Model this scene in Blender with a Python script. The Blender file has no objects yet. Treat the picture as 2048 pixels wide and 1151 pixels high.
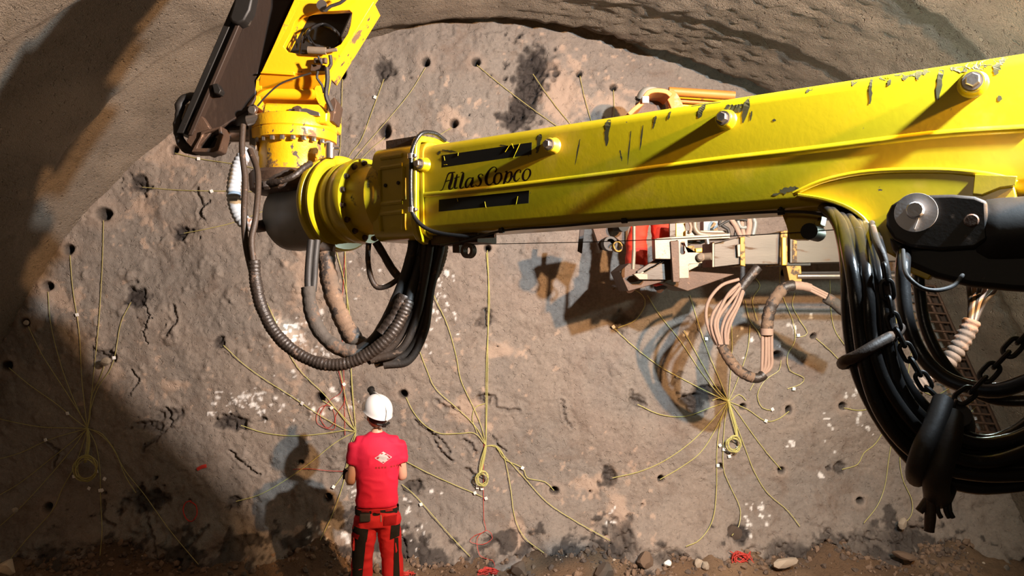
import bpy, bmesh, math, random
import numpy as np
from mathutils import Vector, Matrix, Quaternion
random.seed(7); rng = np.random.default_rng(7)
SC = bpy.context.scene; COL = SC.collection
# ------------------------------------------------------------------ camera, world, lights, exposure
F = 1479.0; H = 2.65; WALL_Y = 7.3
cam_d = bpy.data.cameras.new('camera'); cam = bpy.data.objects.new('camera', cam_d); COL.objects.link(cam)
cam.location = (0, 0, H); cam.rotation_euler = (math.pi/2, 0, 0)
cam_d.sensor_width = 36; cam_d.lens = 36*F/2048; cam_d.clip_start = 0.02
SC.camera = cam
w = bpy.data.worlds.new('world'); SC.world = w; w.use_nodes = True
w.node_tree.nodes['Background'].inputs[0].default_value = (1.0, .80, .62, 1)
w.node_tree.nodes['Background'].inputs[1].default_value = 0.010
SC.view_settings.view_transform = 'Standard'; SC.view_settings.look = 'None'
SC.view_settings.gamma = 1; SC.view_settings.use_curve_mapping = False
SC.view_settings.exposure = 0.9

def lamp(name, loc, power, color, size=.06, target=None, spot=None, blend=.5):
    d = bpy.data.lights.new(name, 'SPOT' if spot else 'POINT')
    d.energy = power; d.color = color; d.shadow_soft_size = size
    o = bpy.data.objects.new(name, d); COL.objects.link(o); o.location = loc
    if spot:
        d.spot_size = math.radians(spot); d.spot_blend = blend
        o.rotation_euler = (Vector(target)-Vector(loc)).to_track_quat('-Z', 'Y').to_euler()
    return o
# the two work lamps of the rig stand to the right of the camera, above the boom
lamp('work_or_fill_light', (2.90, 1.30, 4.02), 1350, (1.0, .57, .27), .06, (-2.2, 7.0, 2.2), 128, 1.0)
lamp('work_or_fill_light', (2.20, 1.65, 4.16), 1100, (.76, .89, 1.0), .06, (-1.6, 7.0, 2.2), 128, 1.0)
lamp('platform_light', (2.75, 4.6, 3.05), 40, (.80, 1.0, .86), .05)
lamp('work_or_fill_light', (-1.3, -2.2, 3.4), 22, (1.0, .78, .55), .25)  # unseen fill lamp behind the camera, added to lift the shadows
# ------------------------------------------------------------------ helpers
def P(px, py, Y): return Vector(((px-1024)/F*Y, Y, H-(py-575.5)/F*Y))
def link(me, name, parent=None, mat=None):
    o = bpy.data.objects.new(name, me); COL.objects.link(o)
    if mat is not None and len(me.materials) == 0: me.materials.append(mat)
    if parent is not None: o.parent = parent
    return o
def smooth(me, ang=40):
    me.shade_smooth()
    try: me.set_sharp_from_angle(angle=math.radians(ang))
    except Exception: pass
def obj(name, bm, mat, parent=None, sm=True, bev=0, ang=40, seg=2):
    bmesh.ops.recalc_face_normals(bm, faces=bm.faces)
    me = bpy.data.meshes.new(name); bm.to_mesh(me); bm.free()
    o = link(me, name, parent, mat)
    if bev:
        m = o.modifiers.new('bevel', 'BEVEL'); m.width = bev; m.segments = seg; m.limit_method = 'ANGLE'; m.angle_limit = math.radians(35)
    if sm: smooth(me, ang)
    return o
def tag(o, label=None, cat=None, group=None, kind=None):
    if label: o['label'] = label
    if cat: o['category'] = cat
    if group: o['group'] = group
    if kind: o['kind'] = kind
    return o
def thing(name, label, cat, loc=(0, 0, 0), group=None):
    o = bpy.data.objects.new(name, None); COL.objects.link(o); o.empty_display_size = .05
    o['label'] = label; o['category'] = cat
    if group: o['group'] = group
    return o
def NB(): return bmesh.new()
def frame(z, x=None):
    z = Vector(z).normalized()
    x = Vector(x) if x is not None else (Vector((0, 0, 1)) if abs(z.z) < .9 else Vector((1, 0, 0)))
    x = (x - z*x.dot(z)).normalized(); y = z.cross(x)
    return x, y, z
def box(bm, c, ax, size):
    """box centred at c, axes ax (3 vectors), full sizes"""
    c = Vector(c); a = [Vector(v).normalized()*s/2 for v, s in zip(ax, size)]
    vs = [bm.verts.new(c + a[0]*i + a[1]*j + a[2]*k) for i in (-1, 1) for j in (-1, 1) for k in (-1, 1)]
    for q in ((0, 1, 3, 2), (4, 6, 7, 5), (0, 4, 5, 1), (2, 3, 7, 6), (0, 2, 6, 4), (1, 5, 7, 3)):
        bm.faces.new([vs[i] for i in q])
WX = (Vector((1, 0, 0)), Vector((0, 1, 0)), Vector((0, 0, 1)))
def prism(bm, pts, off):
    """closed polygon of world points extruded by vector off"""
    off = Vector(off); a = [bm.verts.new(Vector(p)) for p in pts]; b = [bm.verts.new(Vector(p)+off) for p in pts]
    n = len(a); bm.faces.new(a); bm.faces.new(b[::-1])
    for i in range(n): bm.faces.new((a[i], b[i], b[(i+1) % n], a[(i+1) % n]))
def ringplate(bm, outer, inner, off):
    """plate with a hole: outer and inner polygons with the same count"""
    off = Vector(off); n = len(outer)
    A = [bm.verts.new(Vector(p)) for p in outer]; B = [bm.verts.new(Vector(p)) for p in inner]
    C = [bm.verts.new(Vector(p)+off) for p in outer]; D = [bm.verts.new(Vector(p)+off) for p in inner]
    for i in range(n):
        j = (i+1) % n
        bm.faces.new((A[i], A[j], B[j], B[i])); bm.faces.new((C[i], D[i], D[j], C[j]))
        bm.faces.new((A[i], C[i], C[j], A[j])); bm.faces.new((B[i], B[j], D[j], D[i]))
def lathe(bm, o, z, prof, n=40, cap=True, x=None):
    """prof: list of (t along z, radius)"""
    X, Y, Z = frame(z, x); o = Vector(o); rings = []
    for t, r in prof:
        rings.append([bm.verts.new(o + Z*t + (X*math.cos(2*math.pi*i/n)+Y*math.sin(2*math.pi*i/n))*r) for i in range(n)])
    for a, b in zip(rings, rings[1:]):
        for i in range(n): bm.faces.new((a[i], a[(i+1) % n], b[(i+1) % n], b[i]))
    if cap: bm.faces.new(rings[0][::-1]); bm.faces.new(rings[-1])
def cyl(bm, a, b, r, n=20, r2=None):
    a = Vector(a); b = Vector(b)
    lathe(bm, a, b-a, [(0, r), ((b-a).length, r if r2 is None else r2)], n)
def catmull(pts, step=.03):
    pts = [Vector(p) for p in pts]
    if len(pts) < 3:
        n = max(1, int((pts[1]-pts[0]).length/step)); return [pts[0].lerp(pts[1], i/n) for i in range(n+1)]
    q = [pts[0]*2-pts[1]] + pts + [pts[-1]*2-pts[-2]]; out = []
    for i in range(1, len(q)-2):
        p0, p1, p2, p3 = q[i-1:i+3]; n = max(2, int((p2-p1).length/step))
        for k in range(n):
            t = k/n
            out.append(.5*((2*p1)+(p2-p0)*t+(2*p0-5*p1+4*p2-p3)*t*t+(3*p1-p0-3*p2+p3)*t**3))
    out.append(pts[-1]); return out
def tube(bm, pts, r, n=8, step=.03, rf=None, cap=True, sm=True):
    path = catmull(pts, step) if sm else [Vector(p) for p in pts]
    T = [(path[min(i+1, len(path)-1)]-path[max(i-1, 0)]).normalized() for i in range(len(path))]
    x, y, z = frame(T[0]); rings = []; L = 0
    for i, p in enumerate(path):
        if i: L += (p-path[i-1]).length
        t = T[i]; x = (x - t*x.dot(t)); x = x.normalized() if x.length > 1e-6 else frame(t)[0]
        y = t.cross(x); rr = r if rf is None else r*rf(L, i)
        rings.append([bm.verts.new(p + (x*math.cos(2*math.pi*k/n)+y*math.sin(2*math.pi*k/n))*rr) for k in range(n)])
    for a, b in zip(rings, rings[1:]):
        for i in range(n): bm.faces.new((a[i], a[(i+1) % n], b[(i+1) % n], b[i]))
    if cap and n > 2: bm.faces.new(rings[0][::-1]); bm.faces.new(rings[-1])
def hexhead(bm, c, z, r, h, n=6): lathe(bm, c, z, [(0, r), (h*.85, r), (h, r*.85)], n)
def resample(pts, n, closed=False):
    pts = [np.array(p, float) for p in pts]
    if closed: pts = pts+[pts[0]]
    d = np.cumsum([0]+[np.linalg.norm(b-a) for a, b in zip(pts, pts[1:])])
    t = np.linspace(0, d[-1], n+1)[:-1] if closed else np.linspace(0, d[-1], n)
    A = np.array(pts); return np.stack([np.interp(t, d, A[:, k]) for k in range(A.shape[1])], 1)
# value noise in numpy, any points
def _h(ix, iy, iz, s):
    n = (ix*374761393 + iy*668265263 + iz*2147483647 + s*144665) & 0xffffffff
    n = ((n ^ (n >> 13))*1274126177) & 0xffffffff
    return ((n ^ (n >> 16)) & 0xffff)/65535.0
def vnoise(x, y, z=None, s=0):
    if z is None: z = np.zeros_like(x)
    xi = np.floor(x).astype(np.int64); yi = np.floor(y).astype(np.int64); zi = np.floor(z).astype(np.int64)
    fx = x-xi; fy = y-yi; fz = z-zi
    fx = fx*fx*(3-2*fx); fy = fy*fy*(3-2*fy); fz = fz*fz*(3-2*fz)
    r = 0
    for a in (0, 1):
        for b in (0, 1):
            for c in (0, 1):
                r = r + _h(xi+a, yi+b, zi+c, s)*(fx if a else 1-fx)*(fy if b else 1-fy)*(fz if c else 1-fz)
    return r*2-1
def fbm(x, y, z=None, s=0, o=4, g=.5):
    r = 0; a = 1; t = 0
    for k in range(o):
        f = 2.03**k
        r = r + a*vnoise(x*f, y*f, None if z is None else z*f, s+k*17); t += a; a *= g
    return r/t
# ------------------------------------------------------------------ materials
def _mix(nt, fac, a, b, typ='MIX'):
    m = nt.nodes.new('ShaderNodeMix'); m.data_type = 'RGBA'; m.blend_type = typ
    for s, v in ((0, fac), (6, a), (7, b)):
        if hasattr(v, 'is_linked') or hasattr(v, 'links'): nt.links.new(v, m.inputs[s])
        elif s == 0: m.inputs[0].default_value = v
        else: m.inputs[s].default_value = (*v, 1) if len(v) == 3 else v
    return m.outputs[2]
def _noise(nt, scale, detail=5, rough=.6, dist=0, vec=None):
    n = nt.nodes.new('ShaderNodeTexNoise'); n.inputs['Scale'].default_value = scale
    n.inputs['Detail'].default_value = detail; n.inputs['Roughness'].default_value = rough; n.inputs['Distortion'].default_value = dist
    if vec is not None: nt.links.new(vec, n.inputs['Vector'])
    return n.outputs[0]
def _ramp(nt, fac, lo, hi):
    n = nt.nodes.new('ShaderNodeMapRange'); n.interpolation_type = 'SMOOTHSTEP'
    nt.links.new(fac, n.inputs[0]); n.inputs[1].default_value = lo; n.inputs[2].default_value = hi
    return n.outputs[0]
def _vec(nt, scale=(1, 1, 1)):
    tc = nt.nodes.new('ShaderNodeTexCoord'); mp = nt.nodes.new('ShaderNodeMapping'); mp.inputs['Scale'].default_value = scale
    nt.links.new(tc.outputs['Object'], mp.inputs[0]); return mp.outputs[0]
def pm(name, c1, c2=None, scale=8, rough=.6, metal=0, bump=0, bscale=60, layers=(), vs=(1, 1, 1), coat=0, spec=.5, rvar=0):
    """layers: (color, noise scale, lo, hi, roughness or None, distortion)"""
    m = bpy.data.materials.new(name); m.use_nodes = True; nt = m.node_tree; b = nt.nodes['Principled BSDF']
    v = _vec(nt, vs); c2 = c2 or tuple(x*.75 for x in c1)
    col = _mix(nt, _noise(nt, scale, 5, .6, 0, v), c1, c2); rg = None
    for L in layers:
        f = _ramp(nt, _noise(nt, L[1], 6, .65, L[5] if len(L) > 5 else 0, v), L[2], L[3])
        col = _mix(nt, f, col, L[0])
        if len(L) > 4 and L[4] is not None:
            mm = nt.nodes.new('ShaderNodeMix'); mm.data_type = 'FLOAT'
            nt.links.new(f, mm.inputs[0]); mm.inputs[3].default_value = L[4]
            if rg is None: mm.inputs[2].default_value = rough
            else: nt.links.new(rg, mm.inputs[2])
            rg = mm.outputs[0]
    nt.links.new(col, b.inputs['Base Color']); b.inputs['Metallic'].default_value = metal
    if rg is None: b.inputs['Roughness'].default_value = rough
    else: nt.links.new(rg, b.inputs['Roughness'])
    b.inputs['Coat Weight'].default_value = coat; b.inputs['Coat Roughness'].default_value = .15
    b.inputs['Specular IOR Level'].default_value = spec
    if bump:
        bp = nt.nodes.new('ShaderNodeBump'); bp.inputs['Strength'].default_value = 1; bp.inputs['Distance'].default_value = bump
        nt.links.new(_noise(nt, bscale, 4, .6, 0, v), bp.inputs['Height']); nt.links.new(bp.outputs[0], b.inputs['Normal'])
    return m
YEL = (.46, .345, .003); YEL2 = (.38, .28, .003)
M = {}
DIRT = (.10, .062, .035)
M['yellow'] = pm('yellow_paint', YEL, YEL2, 3, .34, 0, .0003, 30, [((.50, .33, .02), 2.2, .56, .75, .5), ((.05, .04, .03), 14, .70, .73, .6), (DIRT, 30, .72, .78, .7)], coat=.25)
M['yellow_worn'] = pm('yellow_paint_worn', (.84, .47, .006), (.66, .32, .006), 4, .40, 0, .0015, 50, [((.16, .09, .045), 7, .57, .64, .8), ((.06, .045, .035), 17, .60, .64, .7)])
M['yellow_deep'] = pm('yellow_casting', (.60, .42, .006), (.42, .29, .01), 5, .4, 0, .001, 60, [((.03, .026, .018), 6, .60, .68, .6), (DIRT, 20, .62, .7, .8)])
M['amber'] = pm('amber_paint', (.88, .43, .006), (.74, .33, .005), 3, .38, 0, .0006, 60, [((.2, .1, .03), 9, .66, .70, .7), ((.10, .05, .02), 3.2, .64, .8, .7)])
M['orange'] = pm('faded_orange_paint', (.58, .20, .03), (.45, .14, .025), 4, .55, 0, .001, 50, [((.42, .24, .15), 6, .55, .65, .8)])
M['black'] = pm('black_paint', (.008, .0075, .007), (.014, .012, .010), 10, .5, 0, .0004, 70, [((.13, .10, .075), 13, .62, .76, .8)], spec=.35)
M['decal'] = pm('black_decal', (.009, .008, .006), (.014, .012, .009), 20, .6, spec=.15)
M['strap'] = pm('stained_yellow_strap', (.38, .21, .012), (.22, .11, .012), 8, .55, 0, .001, 50, [((.05, .03, .018), 12, .5, .6, .8)])
M['print'] = pm('dark_brown_lettering', (.035, .012, .008), (.02, .008, .006), 40, .6, spec=.15)
M['scrape'] = pm('bare_scrape', (.045, .042, .02), (.10, .085, .03), 30, .55, .3)
M['rust'] = pm('dirty_steel', (.11, .062, .038), (.05, .03, .02), 12, .6, .35, .002, 60, [((.28, .17, .11), 20, .62, .72, .8)])
M['feed'] = pm('feed_steel', (.040, .022, .013), (.018, .011, .008), 5, .6, .2, .001, 40, [((.085, .05, .03), 7, .55, .75, .8), ((.16, .11, .08), 60, .68, .74, .9)], vs=(1, 1, .35))
M['steel'] = pm('worn_steel', (.52, .48, .44), (.33, .27, .23), 12, .3, .9, .0006, 60, [((.2, .1, .06), 11, .6, .7, .6)])
M['alu'] = pm('machined_plate', (.27, .215, .155), (.15, .11, .08), 9, .5, .35, .001, 60, [((.22, .13, .08), 12, .6, .7, .8)])
M['beam_grey'] = pm('grey_beam_steel', (.085, .072, .058), (.05, .042, .034), 5, .5, .5, .0006, 50, [((.10, .06, .035), 8, .58, .68, .8)], vs=(.4, 1, 2))
M['washer'] = pm('zinc_washer', (.42, .42, .42), (.32, .32, .33), 30, .5, .5, .0004, 90)
M['grey'] = pm('grey_paint', (.21, .21, .19), (.16, .155, .14), 6, .45, 0, .0005, 60, [((.05, .035, .025), 7, .62, .72, .7)])
M['rubber'] = pm('black_rubber', (.014, .013, .012), (.024, .02, .017), 12, .6, 0, .0008, 90, [((.09, .055, .032), 14, .60, .75, .8)])
M['rubber_clean'] = pm('glossy_black_hose', (.010, .011, .012), (.016, .014, .013), 20, .26, 0, .0006, 120, [((.05, .04, .03), 18, .64, .78, .7)])
M['muddy'] = pm('muddy_rubber', (.055, .033, .02), (.025, .017, .012), 14, .6, 0, .002, 80, [((.2, .12, .075), 16, .58, .68, .9)])
M['wrap'] = pm('muddy_hose_wrap', (.17, .105, .065), (.10, .065, .042), 12, .85, 0, .003, 70, [((.03, .022, .018), 11, .50, .57, .6), ((.22, .14, .09), 30, .6, .66, .9)])
M['wrap_grey'] = pm('grey_hose_wrap', (.065, .053, .043), (.04, .034, .028), 12, .8, 0, .003, 70, [((.13, .08, .052), 9, .50, .60, .9)])
M['wrap_dark'] = pm('dark_hose_wrap', (.035, .024, .018), (.015, .012, .01), 14, .45, 0, .003, 70, [((.13, .085, .06), 22, .60, .7, .8)])
M['pale_hose'] = pm('pale_spiral_guard', (.42, .46, .50), (.3, .33, .36), 12, .5, 0, .001, 70, [((.22, .12, .07), 8, .58, .68, .8)])
M['dusty_hose'] = pm('dusty_hose', (.31, .205, .15), (.2, .13, .095), 16, .8, 0, .001, 90)
M['wire'] = pm('yellow_tube', (.58, .55, .19), (.46, .43, .15), 9, .5)
M['wire_dark'] = pm('darker_yellow_tube', (.46, .41, .14), (.36, .3, .11), 9, .6)  # darker, rougher tone of the yellow tube
M['redwire'] = pm('red_wire', (.60, .05, .035), (.45, .04, .03), 9, .6)
M['tag'] = pm('white_plastic', (.85, .83, .80), (.75, .73, .7), 30, .5)
M['green'] = pm('green_plastic', (.03, .12, .06), (.02, .08, .05), 30, .5)
M['paint_red'] = pm('red_marking_paint', (.60, .035, .02), (.5, .03, .02), 30, .8)
M['pale_stone'] = pm('pale_stone', (.56, .47, .36), (.4, .32, .24), 12, .9, 0, .004, 30)
M['dark_stone'] = pm('dark_stone', (.075, .055, .042), (.14, .10, .075), 12, .85, 0, .006, 40)
M['mid_stone'] = pm('muddy_stone', (.25, .165, .105), (.15, .10, .07), 12, .9, 0, .006, 40)
# ------------------------------------------------------------------ tunnel: face, lining, floor
def rock_mat(name, c1, c2, c3, dark, pale, bump, attr=True, pits=True):
    m = bpy.data.materials.new(name); m.use_nodes = True; nt = m.node_tree; b = nt.nodes['Principled BSDF']
    v = _vec(nt)
    col = _mix(nt, _ramp(nt, _noise(nt, .9, 4, .6, .4, v), .40, .62), c1, c2)
    col = _mix(nt, _ramp(nt, _noise(nt, 3.2, 6, .7, .5, v), .5, .72), col, c3)
    g = _mix(nt, _noise(nt, 40, 3, .7, 0, v), (.62, .62, .62), (1.35, 1.33, 1.30))
    col = _mix(nt, 1.0, col, g, 'MULTIPLY')
    if attr:
        a = nt.nodes.new('ShaderNodeAttribute'); a.attribute_name = 'mask'
        s = nt.nodes.new('ShaderNodeSeparateColor'); nt.links.new(a.outputs['Color'], s.inputs[0])
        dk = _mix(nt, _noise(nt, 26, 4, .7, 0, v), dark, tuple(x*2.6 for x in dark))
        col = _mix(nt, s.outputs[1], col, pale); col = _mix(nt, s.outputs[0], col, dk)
        col = _mix(nt, s.outputs[2], col, (.80, .78, .75))
    nt.links.new(col, b.inputs['Base Color']); b.inputs['Roughness'].default_value = .78
    b.inputs['Specular IOR Level'].default_value = .35
    bp = nt.nodes.new('ShaderNodeBump'); bp.inputs['Distance'].default_value = bump
    h = _mix(nt, .5, _noise(nt, 38, 4, .65, 0, v), _noise(nt, 110, 3, .6, 0, v))
    if pits:
        h = _mix(nt, _ramp(nt, _noise(nt, 24, 2, .5, .6, v), .62, .70), h, (0, 0, 0))
    nt.links.new(h, bp.inputs['Height']); nt.links.new(bp.outputs[0], b.inputs['Normal'])
    return m
M['face'] = rock_mat('rough_rock_face', (.255, .212, .178), (.215, .188, .165), (.185, .145, .118), (.022, .018, .016), (.42, .31, .235), .010)
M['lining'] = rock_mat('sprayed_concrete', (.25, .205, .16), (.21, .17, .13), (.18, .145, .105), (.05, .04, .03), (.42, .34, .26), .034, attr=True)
M['ground'] = rock_mat('muddy_ground', (.19, .115, .065), (.145, .088, .05), (.10, .065, .04), (.03, .022, .016), (.30, .2, .12), .02)
# outline of the face, pixels read on the plane Y = WALL_Y -> metres
OUT = [(-75, 1140), (-62, 960), (-42, 820), (0, 695), (78, 563), (136, 475), (203, 396), (255, 339), (349, 261), (430, 208), (520, 160), (610, 126),
       (700, 103), (800, 82), (900, 70), (1000, 68), (1075, 74), (1150, 88), (1230, 106), (1310, 128), (1395, 158), (1480, 187), (1580, 240), (1680, 320),
       (1760, 420), (1820, 520), (1880, 620), (1930, 720), (1970, 820), (2005, 920), (2030, 1020), (2040, 1140)]
outW = [((a-1024)/F*WALL_Y, H-(b-575.5)/F*WALL_Y) for a, b in OUT]
outR = resample(outW, 360)
S_W = F/WALL_Y
def wxz(px, py): return (px-1024)/S_W, H-(py-575.5)/S_W
# features on the face: (px, py, rx, rz, depth m, dark amount, jag)
HOLES = [(685, 150, 6, 9), (853, 127, 7, 7), (952, 125, 7, 7), (1158, 149, 5, 5), (1226, 176, 6, 5), (908, 248, 7, 7), (347, 299, 8, 7), (140, 499, 9, 8),
         (96, 572, 10, 8), (52, 645, 9, 7), (14, 730, 11, 8), (640, 795, 9, 9), (806, 788, 8, 7), (1555, 710, 9, 8), (1628, 672, 5, 5), (1562, 940, 6, 6),
         (1320, 955, 5, 6), (1108, 982, 8, 6), (1578, 820, 5, 7), (1687, 812, 6, 6), (1566, 545, 5, 6), (600, 925, 5, 4), (105, 1010, 8, 7), (205, 1120, 10, 9),
         (1438, 930, 5, 5), (975, 497, 6, 6), (208, 428, 13, 11), (1860, 1012, 9, 12), (1485, 812, 5, 5), (655, 995, 7, 7), (1722, 1002, 6, 5), (770, 263, 10, 13)]
PATCH = [(768, 140, 17, 19, .8), (275, 365, 17, 17, .8), (360, 468, 15, 14, .9), (272, 593, 20, 16, .9), (440, 685, 12, 12, .8), (208, 712, 20, 11, .6),
         (465, 845, 28, 14, .8), (472, 1000, 14, 13, .7), (300, 1000, 38, 22, .8), (970, 640, 14, 13, .5), (1237, 640, 20, 17, .45), (1378, 658, 20, 16, .35),
         (1410, 785, 30, 16, .9), (1382, 802, 22, 14, .9), (1220, 952, 14, 20, .8), (1468, 1056, 16, 17, .9), (395, 1120, 26, 22, .8), (132, 1110, 22, 30, .8),
         (820, 975, 15, 12, .7), (1275, 803, 14, 10, .5), (968, 798, 15, 10, .5), (1682, 938, 11, 12, .7), (1066, 130, 31, 27, 1.1), (1060, 168, 31, 34, 1.1),
         (1046, 208, 25, 26, 1.1), (1030, 238, 27, 19, 1.1), (340, 830, 26, 14, .5), (300, 852, 26, 9, .5), (1650, 1075, 20, 14, .6), (1240, 1075, 22, 34, .7),
         (1185, 1092, 30, 16, .6), (1330, 1095, 30, 14, .6), (1560, 1090, 46, 18, .6), (1700, 1080, 60, 20, .5), (860, 1130, 60, 14, .4), (1130, 1098, 50, 14, .6), (1780, 1068, 50, 20, .6)]
CRACKS = [[(285, 605), (300, 630), (285, 665), (296, 690)], [(345, 610), (352, 640), (330, 670)], [(262, 740), (275, 760), (255, 790)], [(830, 842), (862, 868), (880, 905), (905, 925)],
          [(858, 862), (880, 880), (900, 908)], [(290, 1010), (312, 1050), (345, 1110)], [(212, 1000), (210, 1030), (240, 1045)], [(330, 815), (340, 850), (310, 880), (285, 900)],
          [(955, 795), (975, 790), (990, 800), (990, 815), (1012, 825), (1040, 822)], [(1125, 800), (1130, 840), (1145, 855)], [(870, 800), (890, 815), (915, 820)], [(985, 875), (995, 892), (1010, 905)],
          [(395, 380), (405, 410), (400, 435)], [(420, 400), (398, 425), (412, 440)], [(930, 940), (950, 955)], [(795, 1045), (815, 1080), (830, 1110)], [(1262, 780), (1262, 800), (1290, 808)],
          [(925, 880), (940, 890), (950, 910)], [(700, 330), (690, 350)], [(1360, 745), (1340, 770)], [(460, 900), (490, 930), (520, 950)], [(430, 1040), (395, 1080)], [(90, 880), (120, 900), (110, 930)],
          [(840, 1128), (900, 1112), (960, 1118), (1040, 1095)]]
PALE = [(930, 820, 34, 28), (1060, 190, 0, 0), (1235, 1020, 18, 42), (1120, 190, 36, 60), (695, 830, 30, 20), (770, 290, 26, 16), (905, 240, 24, 22), (1037, 1062, 12, 34), (215, 745, 30, 22),
        (280, 415, 22, 20), (105, 600, 40, 22), (70, 640, 26, 16), (620, 560, 30, 60), (1225, 215, 34, 26), (340, 305, 40, 22), (1000, 700, 30, 14), (1190, 970, 30, 14), (590, 700, 30, 40), (655, 1085, 40, 26), (345, 770, 26, 12)]
x0, x1, z0, z1, st = -5.7, 5.45, -.25, 5.35, .0135
gx = np.arange(x0, x1, st); gz = np.arange(z0, z1, st); GX, GZ = np.meshgrid(gx, gz)
def gauss(px, py, rx, ry, X, Z, pw=2, jag=.35, s=1):
    cx, cz = wxz(px, py); rx, ry = rx/S_W, ry/S_W
    sl = (slice(max(0, int((cz-4*ry-z0)/st)), max(1, int((cz+4*ry-z0)/st)+1)), slice(max(0, int((cx-4*rx-x0)/st)), max(1, int((cx+4*rx-x0)/st)+1)))
    a, b = X[sl], Z[sl]
    q = ((a-cx)/rx)**2+((b-cz)/ry)**2
    q = q*(1+jag*2.2*fbm(a*14, b*14, None, s, 3))
    return sl, np.clip(q, 0, 30)
dep = .10*fbm(GX*.55, GZ*.55, None, 3, 2)+.040*fbm(GX*2.3, GZ*2.0, None, 5, 4)
rid = 1-np.abs(fbm(GX*6+1.2*GZ, GZ*5, None, 8, 4)); dep = dep-.008*np.clip(rid-.86, 0, 1)/.14
dep = dep+.010*fbm(GX*15, GZ*15, None, 11, 4, .6)
lump = fbm(GX*9, GZ*9, None, 23, 3); dep = dep+.018*np.clip(lump-.22, 0, 1)*3*(.25+.75*(fbm(GX*.8, GZ*.8, None, 29, 2) > .05))
base = np.clip((.85-GZ)/.85, 0, 1)**2; dep = dep+base*(.30+.22*fbm(GX*3, GZ*4, None, 31, 4))
mask = np.zeros(GX.shape+(4,), np.float32); mask[..., 3] = 1
for i, (a, b, rx, ry) in enumerate(HOLES):
    sl, q = gauss(a, b, rx*1.0, ry*1.0, GX, GZ, 2, .15, i)
    dep[sl] += .004*np.exp(-((np.sqrt(q)-1.6)/.7)**2); dep[sl] -= .16*np.exp(-(q/1.0)**2)
    mask[sl][..., 0] = np.maximum(mask[sl][..., 0], np.exp(-(q/1.3)**3)*.95)
    mask[sl][..., 1] = np.maximum(mask[sl][..., 1], .22*np.exp(-((np.sqrt(q)-2)/1.1)**2))
for i, (a, b, rx, ry, dk) in enumerate(PATCH):
    sl, q = gauss(a, b, rx, ry, GX, GZ, 2, .55, i+50)
    n = fbm(GX[sl]*30, GZ[sl]*30, None, 77, 3)
    if b < 1050: dep[sl] -= (.045+.05*n)*np.exp(-(q/1.1)**3)
    else: dep[sl] -= (.02+.06*n)*np.exp(-(q/1.3)**2)
    mask[sl][..., 0] = np.maximum(mask[sl][..., 0], np.clip(dk*1.15-.3*np.clip(n, 0, 1), 0, 1)*np.exp(-(q/1.2)**4))
for i, (a, b, rx, ry) in enumerate(PALE):
    if rx: sl, q = gauss(a, b, rx, ry, GX, GZ, 2, .8, i+90); mask[sl][..., 1] = np.maximum(mask[sl][..., 1], .75*np.exp(-(q/1.2)**3))
for k, cr in enumerate(CRACKS):
    pts = resample([wxz(*p) for p in cr], 40)
    pts = pts+rng.normal(0, .008, pts.shape); wd = .006+.008*abs(math.sin(k*1.7))
    lo = pts.min(0)-.08; hi = pts.max(0)+.08
    sl = (slice(max(0, int((lo[1]-z0)/st)), int((hi[1]-z0)/st)), slice(max(0, int((lo[0]-x0)/st)), int((hi[0]-x0)/st)))
    a, b = GX[sl], GZ[sl]; dd = np.full(a.shape, 9.0)
    for (u, v) in zip(pts, pts[1:]):
        e = v-u; t = np.clip(((a-u[0])*e[0]+(b-u[1])*e[1])/(e@e+1e-9), 0, 1)
        dd = np.minimum(dd, np.hypot(a-u[0]-t*e[0], b-u[1]-t*e[1]))
    dep[sl] -= .035*np.exp(-(dd/wd)**2); dep[sl] += .012*np.exp(-((dd-wd*2)/wd)**2)
    mask[sl][..., 0] = np.maximum(mask[sl][..., 0], .4*np.exp(-(dd/(wd*.8))**2))
# white grout splashes
for (a, b, sx, sz, n) in [(590, 800, 60, 30, 34), (485, 795, 24, 10, 16), (455, 810, 20, 20, 8), (870, 620, 20, 70, 26), (600, 700, 40, 40, 18), (760, 560, 40, 50, 12), (1500, 650, 60, 60, 18), (1700, 840, 40, 60, 22),
                          (1510, 1030, 20, 22, 12), (740, 990, 30, 20, 18), (830, 1060, 20, 40, 16), (1230, 1030, 14, 14, 5), (640, 680, 20, 40, 12), (650, 1060, 20, 40, 12), (600, 640, 20, 60, 12), (900, 560, 30, 20, 6)]:
    for _ in range(n):
        p = (rng.normal(a, sx), rng.normal(b, sz*.7)); r = rng.uniform(1.3, 3.8)
        sl, q = gauss(*p, r*rng.uniform(.5, 1.2), r*rng.uniform(.6, 1.3), GX, GZ, 2, .8, int(r*100))
        if q.size: mask[sl][..., 2] = np.maximum(mask[sl][..., 2], .9*np.exp(-q**2)); dep[sl] += .006*np.exp(-q)
nb = fbm(GX*7, GZ*9, None, 201, 4); zb = np.clip((.44+.30*fbm(GX*1.3, GZ*0, None, 203, 3)-GZ)/.35, 0, 1)
bm_ = np.clip((nb+.75*zb-.60)/.10, 0, 1)*(zb > 0); mask[..., 0] = np.maximum(mask[..., 0], (bm_*.85).astype(np.float32)); dep += .03*bm_*(.5+fbm(GX*22, GZ*22, None, 205, 3))
FACE_D = dep
def face_dep(x, z):
    i = min(max((x-x0)/st, 0), len(gx)-2); j = min(max((z-z0)/st, 0), len(gz)-2)
    a, b = int(i), int(j); u, v = i-a, j-b
    return (dep[b, a]*(1-u)+dep[b, a+1]*u)*(1-v)+(dep[b+1, a]*(1-u)+dep[b+1, a+1]*u)*v
def smax(x, z, r=.03):
    return max(face_dep(x+a, z+b) for a in (-r, 0, r) for b in (-r, 0, r))
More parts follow.
